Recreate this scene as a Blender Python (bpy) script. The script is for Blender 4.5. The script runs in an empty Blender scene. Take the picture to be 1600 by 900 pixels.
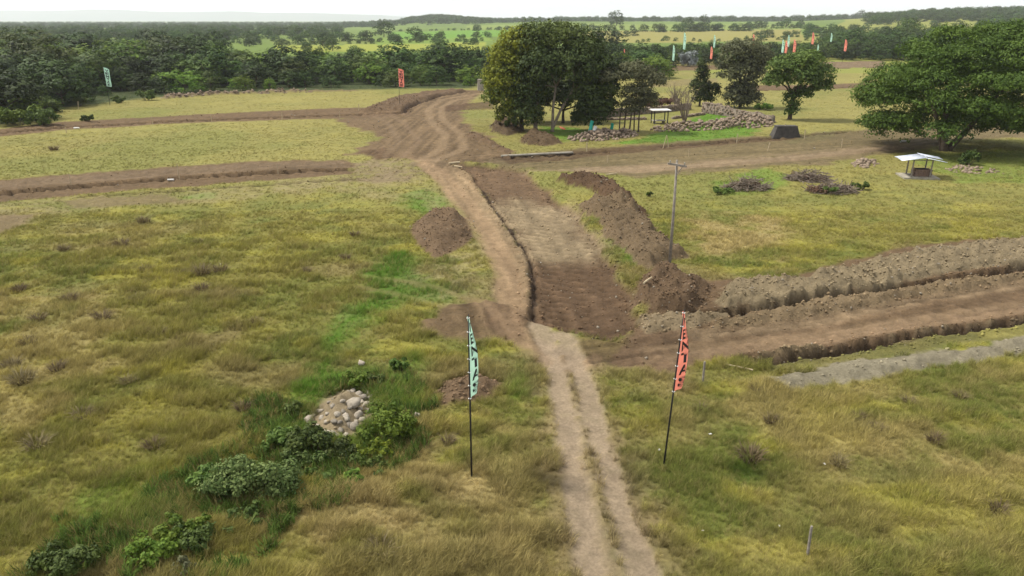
import bpy, bmesh, math, random
import numpy as np
from mathutils import Vector, Matrix, noise as mnoise

random.seed(7)
rng = np.random.default_rng(11)
C = bpy.context.scene.collection
SC = bpy.context.scene
R = math.radians

# ------------------------------------------------------------------ camera, sky, sun, exposure
CAM_H = 15.0
PITCH = R(20.0)
FPX = 1150.0                       # focal length in pixels of a 1600 wide picture
cam_d = bpy.data.cameras.new('camera')
cam_d.sensor_width = 36.0
cam_d.lens = 36.0 * FPX / 1600.0
cam_d.clip_start = 0.5
cam_d.clip_end = 40000
cam = bpy.data.objects.new('camera', cam_d)
C.objects.link(cam)
cam.location = (0, 0, CAM_H)
cam.rotation_euler = (math.pi / 2 - PITCH, 0, 0)
SC.camera = cam

SUN_EL, SUN_AZ = R(56), R(-75)      # azimuth from +Y towards +X
wd = bpy.data.worlds.new('World')
SC.world = wd
wd.use_nodes = True
nt = wd.node_tree
for n in list(nt.nodes):
    nt.nodes.remove(n)
wo = nt.nodes.new('ShaderNodeOutputWorld')
bg = nt.nodes.new('ShaderNodeBackground')
sky = nt.nodes.new('ShaderNodeTexSky')
sky.sky_type = 'NISHITA'
sky.sun_disc = False
sky.sun_elevation = SUN_EL
sky.sun_rotation = SUN_AZ
sky.air_density = 1.2
sky.dust_density = 2.0
tc = nt.nodes.new('ShaderNodeTexCoord')
mp = nt.nodes.new('ShaderNodeMapping')
mp.inputs['Scale'].default_value = (1.0, 1.0, 5.0)
nz = nt.nodes.new('ShaderNodeTexNoise')
nz.inputs['Scale'].default_value = 3.2
nz.inputs['Detail'].default_value = 7
nz.inputs['Roughness'].default_value = 0.55
rp = nt.nodes.new('ShaderNodeMapRange')
rp.inputs['From Min'].default_value = 0.32
rp.inputs['From Max'].default_value = 0.62
rp.inputs['To Min'].default_value = 0.78
rp.inputs['To Max'].default_value = 1.0
mx = nt.nodes.new('ShaderNodeMix')
mx.data_type = 'RGBA'
mx.inputs[7].default_value = (7.9, 7.98, 8.15, 1)    # cloud cover, in the sky texture's own units
nt.links.new(tc.outputs['Generated'], mp.inputs['Vector'])
nt.links.new(mp.outputs['Vector'], nz.inputs['Vector'])
nt.links.new(nz.outputs['Fac'], rp.inputs['Value'])
nt.links.new(rp.outputs['Result'], mx.inputs[0])
nt.links.new(sky.outputs['Color'], mx.inputs[6])
nt.links.new(mx.outputs[2], bg.inputs['Color'])
bg.inputs['Strength'].default_value = 0.075
nt.links.new(bg.outputs[0], wo.inputs[0])

sun_d = bpy.data.lights.new('sun', 'SUN')
sun_d.energy = 2.9
sun_d.angle = R(8)
sun_d.color = (1.0, 0.95, 0.86)
sun = bpy.data.objects.new('sun', sun_d)
C.objects.link(sun)
sdir = Vector((math.sin(SUN_AZ) * math.cos(SUN_EL), math.cos(SUN_AZ) * math.cos(SUN_EL), math.sin(SUN_EL)))
sun.rotation_euler = sdir.to_track_quat('Z', 'Y').to_euler()
sun.location = (-60, 20, 90)

SC.view_settings.view_transform = 'Standard'
SC.view_settings.look = 'None'
SC.view_settings.exposure = 0.92
SC.view_settings.gamma = 1.0
SC.view_settings.use_curve_mapping = False
SC.render.engine = 'CYCLES'
SC.cycles.max_bounces = 5
SC.cycles.diffuse_bounces = 2
SC.cycles.transmission_bounces = 3
SC.cycles.volume_bounces = 2
SC.cycles.use_denoising = True

# ------------------------------------------------------------------ numeric helpers
def _hash(ix, iy, seed):
    h = (ix.astype(np.int64) * 374761393 + iy.astype(np.int64) * 668265263 + seed * 144665) & 0xffffffff
    h = ((h ^ (h >> 13)) * 1274126177) & 0xffffffff
    h = (h ^ (h >> 16)) & 0xffffffff
    return h.astype(np.float64) / 4294967295.0

def vnoise(x, y, seed=0):
    ix = np.floor(x); iy = np.floor(y)
    fx = x - ix; fy = y - iy
    fx = fx * fx * (3 - 2 * fx); fy = fy * fy * (3 - 2 * fy)
    a = _hash(ix, iy, seed); b = _hash(ix + 1, iy, seed)
    c = _hash(ix, iy + 1, seed); d = _hash(ix + 1, iy + 1, seed)
    return (a * (1 - fx) + b * fx) * (1 - fy) + (c * (1 - fx) + d * fx) * fy

def fbm(x, y, size, seed=0, octv=4, gain=0.5):
    """0..1, features about `size` metres across"""
    s = 0; amp = 1; tot = 0; f = 1.0 / size
    for o in range(octv):
        s = s + amp * vnoise(x * f + 17.3 * o, y * f - 9.1 * o, seed + o * 31)
        tot += amp; amp *= gain; f *= 2.03
    return s / tot

def sst(a, b, x):
    t = np.clip((x - a) / (b - a), 0, 1)
    return t * t * (3 - 2 * t)

def sd_poly(x, y, poly):
    """signed distance to a polygon, negative inside; far points get a large value"""
    poly = np.asarray(poly, float)
    out = np.full(x.shape, 50.0)
    lo = poly.min(0) - 12; hi = poly.max(0) + 12
    k = (x > lo[0]) & (x < hi[0]) & (y > lo[1]) & (y < hi[1])
    if not k.any():
        return out
    px = x[k]; py = y[k]
    d = np.full(px.shape, 1e18); s = np.ones(px.shape)
    n = len(poly)
    for i in range(n):
        ax, ay = poly[i]; bx, by = poly[(i + 1) % n]
        ex, ey = bx - ax, by - ay
        wx, wy = px - ax, py - ay
        t = np.clip((wx * ex + wy * ey) / (ex * ex + ey * ey + 1e-12), 0, 1)
        qx, qy = wx - t * ex, wy - t * ey
        d = np.minimum(d, qx * qx + qy * qy)
        c1 = py >= ay; c2 = py < by; c3 = ex * wy > ey * wx
        fl = (c1 & c2 & c3) | (~c1 & ~c2 & ~c3)
        s = np.where(fl, -s, s)
    out[k] = s * np.sqrt(d)
    return out

def d_line(x, y, line, reach=8):
    """distance to a polyline and the metres run along it"""
    line = np.asarray(line, float)
    out = np.full(x.shape, 50.0); al = np.zeros(x.shape)
    lo = line.min(0) - reach; hi = line.max(0) + reach
    k = (x > lo[0]) & (x < hi[0]) & (y > lo[1]) & (y < hi[1])
    if not k.any():
        return out, al
    px = x[k]; py = y[k]
    d = np.full(px.shape, 1e18); a = np.zeros(px.shape); run = 0
    for i in range(len(line) - 1):
        ax, ay = line[i]; bx, by = line[i + 1]
        ex, ey = bx - ax, by - ay
        L = math.hypot(ex, ey)
        t = np.clip(((px - ax) * ex + (py - ay) * ey) / (L * L + 1e-12), 0, 1)
        q = (px - ax - t * ex) ** 2 + (py - ay - t * ey) ** 2
        b = q < d
        d = np.where(b, q, d); a = np.where(b, run + t * L, a)
        run += L
    out[k] = np.sqrt(d); al[k] = a
    return out, al

def far_z(x, y):
    a = x / np.maximum(y, 1.0)
    rise = sst(300, 1600, y) * sst(-0.22, 0.08, a) * 12.0
    ridge = sst(500, 1300, y) * sst(0.32, 0.62, a) * 16.0
    knoll = 15 * np.exp(-((x + 185) / 95) ** 2 - ((y - 1900) / 320) ** 2)
    return rise + ridge + knoll

def G(px, py):
    """point of the ground seen at a pixel of the 1600 x 900 photograph"""
    u, v = px - 800.0, py - 450.0
    dy = FPX * math.cos(PITCH) - v * math.sin(PITCH)
    dz = -FPX * math.sin(PITCH) - v * math.cos(PITCH)
    z = 0.0
    for _ in range(12):
        t = (z - CAM_H) / min(dz, -1.2)
        t = min(t, 6.0)
        z = 0.5 * z + 0.5 * float(far_z(np.array([u * t]), np.array([dy * t]))[0])
    return (u * t, dy * t)

def GP(pts):
    return [G(*p) for p in pts]

def top_z(px, py, Y):
    v = py - 450.0
    return CAM_H + Y * (-FPX * math.sin(PITCH) - v * math.cos(PITCH)) / (FPX * math.cos(PITCH) - v * math.sin(PITCH))

# ------------------------------------------------------------------ layout of the ground
TAN = (0.196, 0.134, 0.074)
PINK = (0.189, 0.132, 0.078)
DARK = (0.076, 0.048, 0.028)
BROWN = (0.111, 0.073, 0.043)
GREY = (0.186, 0.151, 0.094)
GRAVEL = (0.176, 0.155, 0.106)
TRACK = (0.252, 0.195, 0.134)
PALE = (0.19, 0.16, 0.08)

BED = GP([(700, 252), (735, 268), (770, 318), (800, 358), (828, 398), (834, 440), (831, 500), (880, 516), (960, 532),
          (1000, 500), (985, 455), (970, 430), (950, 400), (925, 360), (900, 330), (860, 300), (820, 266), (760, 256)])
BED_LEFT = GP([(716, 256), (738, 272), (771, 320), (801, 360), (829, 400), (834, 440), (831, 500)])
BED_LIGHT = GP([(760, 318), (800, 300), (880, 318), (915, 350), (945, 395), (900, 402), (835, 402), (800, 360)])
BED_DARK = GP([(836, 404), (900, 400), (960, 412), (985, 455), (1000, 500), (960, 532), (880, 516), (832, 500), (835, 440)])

# name, polygon, colour, opacity, ragged edge in metres, edge width, lowering/raising, roughness of the surface in metres
PATCH = [
    ('sparse', GP([(430, 262), (560, 252), (655, 250), (705, 290), (760, 380), (745, 440), (700, 462), (640, 430), (700, 400),
                   (735, 350), (640, 315), (540, 300), (440, 300)]), PALE, 0.55, 2.2, 1.4, 0, 0.02),
    ('sparse', GP([(600, 440), (690, 400), (760, 380), (775, 440), (760, 520), (840, 560), (830, 600), (790, 540), (660, 525), (690, 470)]),
     PALE, 0.45, 1.4, 0.8, 0, 0.02),
    ('sparse', GP([(-20, 318), (130, 308), (300, 296), (560, 280), (560, 292), (300, 318), (90, 330), (-20, 345)]), PALE, 0.6, 1.4, 1.0, 0, 0.03),
    ('sparse', GP([(930, 560), (1050, 575), (1170, 590), (1100, 600), (1000, 620), (1010, 700), (1060, 800), (1120, 910), (1040, 910),
                   (985, 780), (945, 640)]), PALE, 0.35, 0.9, 0.6, 0, 0.0),
    ('sparse', GP([(640, 470), (560, 450), (540, 480), (600, 530), (560, 520), (500, 500), (480, 470)]), PALE, 0.2, 1.0, 0.8, 0, 0.0),
    ('sparse', GP([(300, 520), (370, 500), (390, 515), (330, 550), (230, 560), (260, 535)]), (0.122, 0.090, 0.046), 0.55, 0.8, 0.6, 0, 0.0),
    ('verge', GP([(835, 560), (842, 660), (852, 760), (868, 905), (1075, 905), (1010, 770), (965, 650), (935, 560)]), (0.158, 0.120, 0.061), 0.78, 0.9, 0.8, 0, 0.02),
    ('sparse', GP([(535, 252), (600, 246), (680, 250), (700, 268), (620, 285), (540, 282)]), (0.15, 0.112, 0.07), 0.8, 1.6, 1.2, 0, 0.03),
    # left hand earthworks
    ('patch', GP([(-30, 282), (200, 266), (400, 252), (548, 249), (555, 272), (400, 282), (200, 297), (-30, 316)]), BROWN, 0.95, 0.9, 0.3, -0.05, 0.06),
    ('patch', GP([(-30, 284), (200, 268), (400, 254), (540, 251), (545, 260), (400, 264), (190, 279), (-30, 295)]), (0.132, 0.094, 0.057), 0.9, 0.5, 0.5, 0.0, 0.05),
    ('patch', GP([(-30, 205), (100, 190), (300, 179), (560, 168), (640, 170), (640, 181), (540, 185), (300, 192), (100, 203), (-30, 217)]), BROWN, 0.95, 0.8, 0.4, 0.0, 0.08),
    ('patch', GP([(90, 312), (270, 302), (290, 316), (200, 322), (100, 326)]), (0.135, 0.101, 0.055), 0.7, 0.8, 0.6, 0.0, 0.06),
    ('patch', GP([(-30, 336), (60, 333), (40, 352), (-30, 372)]), (0.143, 0.104, 0.061), 0.85, 0.8, 0.6, 0.0, 0.04),
    # crossing behind
    ('patch', GP([(515, 190), (560, 178), (580, 166), (625, 150), (690, 140), (760, 141), (735, 160), (720, 185), (745, 205), (790, 232),
                  (805, 243), (760, 256), (700, 250), (640, 250), (590, 249), (548, 241), (590, 214), (565, 200)]), (0.122, 0.082, 0.048), 0.95, 1.6, 0.6, -0.03, 0.06),
    ('patch', GP([(690, 166), (770, 158), (772, 170), (690, 175)]), DARK, 0.8, 0.8, 0.6, 0.1, 0.1),
    ('patch', GP([(555, 238), (600, 232), (620, 246), (590, 249)]), DARK, 0.7, 0.8, 0.6, 0.05, 0.08),
    # far road to the right
    ('patch', GP([(760, 248), (860, 236), (950, 229), (1100, 219), (1250, 208), (1400, 200), (1640, 196), (1640, 214), (1500, 218), (1420, 238),
                  (1300, 253), (1130, 268), (1000, 278), (900, 268), (830, 266), (760, 256)]), (0.118, 0.087, 0.050), 0.85, 1.5, 0.7, -0.03, 0.06),
    ('patch', GP([(780, 243), (950, 230), (1100, 221), (1250, 210), (1250, 216), (1100, 228), (960, 240), (880, 250), (800, 254)]), DARK, 0.75, 0.9, 0.5, -0.1, 0.08),
    ('patch', GP([(900, 262), (1000, 260), (1200, 246), (1400, 226), (1420, 232), (1210, 254), (1010, 270), (900, 270)]), (0.193, 0.139, 0.086), 0.8, 0.7, 0.5, 0.0, 0.02),
    ('patch', GP([(1020, 104), (1140, 101), (1140, 108), (1020, 112)]), BROWN, 0.9, 1.2, 0.6, 0, 0.05),
    ('patch', GP([(1000, 128), (1120, 122), (1120, 130), (1000, 138)]), (0.143, 0.104, 0.061), 0.5, 1.2, 0.6, 0, 0.05),
    ('patch', GP([(1280, 97), (1382, 95), (1382, 105), (1280, 107)]), (0.143, 0.101, 0.064), 0.95, 1.2, 0.6, 0, 0.05),
    ('patch', GP([(1150, 134), (1290, 132), (1360, 129), (1360, 136), (1280, 140), (1150, 142)]), BROWN, 0.95, 1.2, 0.6, 0, 0.05),
    # tracks beside and across the excavation
    ('patch', GP([(650, 258), (660, 247), (700, 250), (735, 270), (770, 320), (800, 360), (828, 400), (834, 440), (831, 500), (845, 525),
                  (935, 558), (905, 585), (850, 575), (838, 548), (790, 530), (755, 512), (768, 470), (774, 430), (757, 380), (722, 332), (688, 292)]), PINK, 0.95, 0.5, 0.4, -0.05, 0.025),
    ('patch', GP([(664, 505), (690, 480), (760, 468), (800, 476), (826, 500), (826, 525), (760, 532), (690, 532)]), BROWN, 0.9, 0.7, 0.35, 0.12, 0.06),
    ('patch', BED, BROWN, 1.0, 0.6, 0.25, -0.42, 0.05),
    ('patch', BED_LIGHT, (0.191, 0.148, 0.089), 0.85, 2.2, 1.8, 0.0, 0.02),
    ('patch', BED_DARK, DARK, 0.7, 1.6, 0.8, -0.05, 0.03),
    # right hand earthworks
    ('patch', GP([(960, 562), (990, 520), (1010, 490), (1100, 441), (1240, 432), (1330, 405), (1420, 384), (1560, 371), (1660, 372), (1660, 494),
                  (1600, 503), (1440, 526), (1300, 552), (1190, 570), (1110, 562), (1050, 580)]), BROWN, 0.97, 0.6, 0.25, -0.06, 0.06),
    ('patch', GP([(1060, 520), (1200, 498), (1400, 462), (1600, 430), (1660, 424), (1660, 438), (1400, 480), (1250, 512), (1100, 535)]), (0.168, 0.121, 0.072), 0.75, 0.8, 0.4, 0.0, 0.05),
    ('patch', GP([(1000, 548), (1200, 522), (1400, 500), (1660, 458), (1660, 476), (1450, 506), (1200, 548), (1060, 562)]), (0.168, 0.114, 0.068), 0.8, 0.7, 0.4, 0.0, 0.02),
    ('patch', GP([(1190, 562), (1300, 548), (1440, 524), (1660, 494), (1660, 520), (1440, 546), (1300, 570), (1200, 584)]), (0.143, 0.124, 0.052), 0.55, 0.6, 0.4, -0.03, 0.03),
    ('patch', GP([(880, 515), (960, 530), (1000, 505), (1060, 520), (1100, 560), (1040, 580), (950, 565), (900, 545)]), (0.104, 0.069, 0.041), 0.8, 0.9, 0.5, 0.0, 0.05),
]
# heaps and banks: polygon, colour, height, ragged, clod height, shoulder width
HEAP = [
    (GP([(638, 352), (665, 335), (705, 329), (735, 346), (744, 372), (716, 392), (680, 404), (648, 384)]), (0.118, 0.080, 0.048), 0.75, 0.3, 0.10, 1.5),
    (GP([(672, 612), (700, 592), (750, 581), (786, 600), (766, 624), (700, 637)]), (0.122, 0.082, 0.049), 0.55, 0.2, 0.06, 0.9),
    (GP([(866, 286), (905, 274), (945, 280), (985, 310), (1020, 336), (1010, 346), (960, 320), (915, 296)]), DARK, 0.65, 0.9, 0.25, 0.9),
    (GP([(905, 322), (940, 318), (975, 318), (1010, 338), (1028, 352), (1040, 372), (1078, 402), (1040, 410), (1030, 432), (1000, 425), (985, 400), (950, 370)]), (0.118, 0.085, 0.050), 0.62, 0.9, 0.25, 0.9),
    (GP([(1000, 432), (1040, 412), (1075, 428), (1108, 446), (1112, 470), (1085, 492), (1010, 492), (992, 470)]), (0.100, 0.067, 0.040), 0.75, 0.8, 0.25, 1.0),
    (GP([(990, 494), (1070, 490), (1120, 484), (1180, 488), (1100, 508), (1010, 520)]), (0.161, 0.124, 0.075), 0.32, 0.4, 0.14, 0.6),
    (GP([(1110, 466), (1150, 444), (1260, 434), (1340, 414), (1420, 396), (1560, 380), (1660, 372), (1660, 402), (1560, 418), (1440, 434), (1330, 456), (1200, 478), (1120, 488)]),
     (0.166, 0.131, 0.079), 0.4, 0.9, 0.24, 0.6),
    (GP([(1110, 502), (1240, 478), (1400, 452), (1660, 416), (1660, 428), (1400, 468), (1240, 498), (1120, 514)]), (0.146, 0.107, 0.062), 0.3, 0.4, 0.18, 0.5),
    (GP([(1194, 592), (1300, 572), (1440, 547), (1660, 517), (1660, 542), (1450, 577), (1330, 594), (1235, 612)]), GRAVEL, 0.28, 0.6, 0.08, 0.9),
    (GP([(1172, 552), (1300, 540), (1440, 515), (1660, 484), (1660, 490), (1440, 522), (1300, 547), (1180, 560)]), (0.135, 0.101, 0.059), 0.25, 0.2, 0.12, 0.3),
    (GP([(250, 153), (330, 147.5), (480, 143.5), (560, 142), (560, 142.7), (480, 144.6), (330, 148.9), (260, 154.5)]), (0.118, 0.087, 0.054), 0.5, 0.4, 0.3, 0.5),
    (GP([(625, 150), (700, 141), (728, 142), (660, 156), (640, 172), (560, 176), (585, 165)]), (0.107, 0.072, 0.043), 0.5, 0.6, 0.2, 0.9),
    (GP([(740, 207), (800, 236), (790, 240), (728, 212)]), (0.107, 0.072, 0.043), 0.35, 0.5, 0.2, 0.5),
    (GP([(765, 195), (800, 188), (820, 205), (795, 214), (770, 207)]), (0.075, 0.053, 0.031), 0.9, 0.6, 0.3, 1.2),
    (GP([(812, 215), (835, 206), (865, 212), (880, 225), (850, 228), (815, 226)]), (0.086, 0.059, 0.034), 0.7, 0.6, 0.3, 1.2),
    (GP([(476, 650), (500, 625), (545, 608), (578, 618), (582, 650), (555, 682), (515, 688), (480, 672)]), (0.221, 0.175, 0.108), 0.62, 0.4, 0.08, 1.3),
]
# cut trenches: centre line, half width, depth
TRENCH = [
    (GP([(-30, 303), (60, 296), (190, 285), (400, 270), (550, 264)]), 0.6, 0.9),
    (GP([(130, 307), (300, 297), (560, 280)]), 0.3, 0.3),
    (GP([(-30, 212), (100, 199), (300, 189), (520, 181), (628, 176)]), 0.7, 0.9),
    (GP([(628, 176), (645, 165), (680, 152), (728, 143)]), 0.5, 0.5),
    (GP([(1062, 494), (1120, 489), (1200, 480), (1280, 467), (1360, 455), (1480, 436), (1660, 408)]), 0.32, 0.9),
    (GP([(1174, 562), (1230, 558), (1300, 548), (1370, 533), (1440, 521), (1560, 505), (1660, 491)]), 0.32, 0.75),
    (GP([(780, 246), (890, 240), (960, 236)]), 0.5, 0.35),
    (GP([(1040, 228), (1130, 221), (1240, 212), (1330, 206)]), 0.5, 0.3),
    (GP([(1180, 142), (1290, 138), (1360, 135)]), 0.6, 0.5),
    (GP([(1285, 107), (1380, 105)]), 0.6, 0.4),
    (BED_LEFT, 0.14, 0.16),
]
# wheel tracks: centre line, half width, colour, tread
RUT = [
    (GP([(928, 915), (922, 880), (906, 800), (893, 720), (885, 650), (873, 590), (856, 535), (840, 505)]), 0.47, TRACK, 1),
    (GP([(1012, 915), (1003, 880), (970, 800), (945, 720), (926, 650), (910, 590), (892, 540), (880, 520)]), 0.45, TRACK, 1),
    (GP([(965, 915), (935, 830), (915, 740), (900, 660)]), 0.30, TRACK, 0),
    (GP([(745, 470), (790, 500), (800, 520), (850, 560)]), 0.5, (0.214, 0.146, 0.086), 0),
    (GP([(815, 490), (800, 420), (770, 365), (735, 315), (690, 265), (655, 250)]), 0.45, (0.257, 0.173, 0.101), 0),
    (GP([(790, 470), (775, 410), (745, 360), (715, 320), (675, 270), (640, 245)]), 0.4, (0.243, 0.166, 0.095), 0),
    (GP([(655, 250), (690, 232), (695, 210), (672, 188), (668, 170), (690, 155), (740, 147), (800, 141)]), 0.6, (0.243, 0.173, 0.104), 0),
    (GP([(680, 250), (725, 232), (720, 208), (690, 185), (690, 168), (710, 156), (760, 150)]), 0.6, (0.243, 0.173, 0.104), 0),
    (GP([(600, 245), (625, 220), (605, 190), (585, 182)]), 0.4, (0.171, 0.121, 0.074), 0),
    (GP([(630, 245), (655, 220), (630, 190), (610, 180)]), 0.4, (0.179, 0.124, 0.077), 0),
    (GP([(820, 268), (1000, 264), (1200, 249), (1400, 228), (1500, 214)]), 0.5, (0.214, 0.163, 0.101), 0),
    (GP([(900, 264), (1000, 258), (1200, 243), (1400, 223), (1500, 210)]), 0.45, (0.200, 0.149, 0.092), 0),
    (GP([(1010, 545), (1200, 530), (1400, 500), (1660, 462)]), 0.35, (0.193, 0.136, 0.079), 0),
    (GP([(1010, 560), (1200, 540), (1400, 512), (1660, 474)]), 0.35, (0.189, 0.132, 0.078), 0),
    (GP([(560, 430), (640, 440), (700, 455), (740, 468)]), 0.3, (0.171, 0.124, 0.061), 0),
    (GP([(560, 448), (630, 462), (690, 478)]), 0.3, (0.171, 0.124, 0.061), 0),
]
# drag and wheel streaks: centre line, half width, strength
STREAK = [
    (GP([(850, 560), (800, 490), (785, 420), (755, 360), (715, 305), (675, 262)]), 4.0, 0.30),
    (GP([(930, 530), (905, 440), (870, 370), (820, 310), (780, 262)]), 5.0, 0.16),
    (GP([(960, 560), (1200, 525), (1400, 485), (1660, 440)]), 5.5, 0.24),
    (GP([(760, 250), (1000, 262), (1200, 248), (1400, 226), (1600, 205)]), 7.0, 0.24),
    (GP([(660, 250), (680, 215), (662, 185), (680, 160), (760, 146)]), 9.0, 0.28),
    (GP([(-30, 295), (200, 278), (550, 256)]), 3.0, 0.2),
    (GP([(-30, 208), (300, 186), (640, 172)]), 3.0, 0.2),
    (GP([(935, 905), (900, 700), (870, 550)]), 3.0, 0.10),
]
LUSH = [  # fresh green grass: polygon, strength
    (GP([(480, 560), (500, 510), (560, 470), (590, 400), (640, 392), (660, 420), (740, 452), (700, 475), (640, 470), (580, 490), (545, 540), (520, 620), (480, 620)]), 0.95),
    (GP([(625, 300), (670, 290), (705, 320), (660, 336), (630, 325)]), 0.85),
    (GP([(585, 400), (630, 390), (660, 402), (640, 425), (590, 420)]), 1.0),
    (GP([(520, 560), (640, 560), (660, 620), (600, 700), (480, 720), (420, 660)]), 0.7),
    (GP([(960, 375), (985, 385), (1000, 410), (985, 430)]), 0.8),
    (GP([(1040, 205), (1140, 188), (1200, 190), (1180, 210), (1080, 225), (960, 225)]), 0.9),
    (GP([(840, 195), (900, 200), (960, 215), (880, 222), (840, 210)]), 0.8),
    (GP([(1060, 190), (1110, 176), (1150, 182), (1110, 195)]), 1.0),
    (GP([(1220, 215), (1300, 205), (1310, 215), (1230, 224)]), 0.8),
    (GP([(1130, 715), (1180, 710), (1180, 745), (1140, 750)]), 0.9),
    (GP([(1110, 285), (1190, 262), (1250, 275), (1200, 300), (1120, 305)]), 0.6),
    (GP([(1400, 240), (1640, 235), (1640, 290), (1500, 285)]), 0.45),
    (GP([(270, 306), (330, 301), (330, 308), (275, 312)]), 0.8),
    (GP([(120, 760), (260, 720), (330, 760), (300, 860), (180, 905), (60, 905)]), 0.5),
    (GP([(780, 560), (830, 560), (835, 620), (790, 630)]), 0.6),
]
DRY = [
    (GP([(1060, 340), (1180, 330), (1230, 350), (1190, 400), (1090, 405)]), 0.8),
    (GP([(1040, 590), (1180, 590), (1300, 620), (1600, 580), (1640, 700), (1400, 740), (1200, 700), (1050, 680)]), 0.5),
    (GP([(560, 740), (700, 640), (760, 700), (720, 800), (600, 905), (300, 905), (430, 800)]), 0.75),
    (GP([(-30, 440), (120, 450), (200, 520), (160, 660), (60, 700), (-30, 640)]), 0.5),
    (GP([(760, 640), (860, 640), (870, 905), (760, 905)]), 0.35),
    (GP([(1120, 760), (1600, 700), (1600, 905), (1150, 905)]), 0.2),
]
FIELD = [  # farmland far behind: polygon, colour
    (GP([(430, 71), (760, 66), (760, 78), (430, 82)]), (0.195, 0.215, 0.036)),
    (GP([(95, 80), (135, 80), (130, 96), (100, 97)]), (0.212, 0.202, 0.032)),
    (GP([(590, 60), (760, 54), (770, 64), (590, 70)]), (0.128, 0.187, 0.032)),
    (GP([(420, 62), (580, 60), (580, 69), (430, 71)]), (0.128, 0.158, 0.037)),
    (GP([(610, 50), (850, 46), (860, 56), (610, 61)]), (0.102, 0.194, 0.026)),
    (GP([(730, 40), (900, 37), (1230, 36), (1260, 45), (900, 47), (730, 47)]), (0.145, 0.187, 0.042)),
    (GP([(880, 48), (1250, 46), (1260, 64), (1000, 67), (880, 66)]), (0.196, 0.180, 0.053)),
    (GP([(1320, 30), (1530, 27), (1530, 38), (1320, 40)]), (0.170, 0.180, 0.042)),
]
FOREST_FLOOR = GP([(-200, 200), (0, 195), (60, 190), (100, 168), (250, 152), (480, 142), (640, 139), (745, 138), (760, 122), (400, 118), (-200, 112)])

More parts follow.
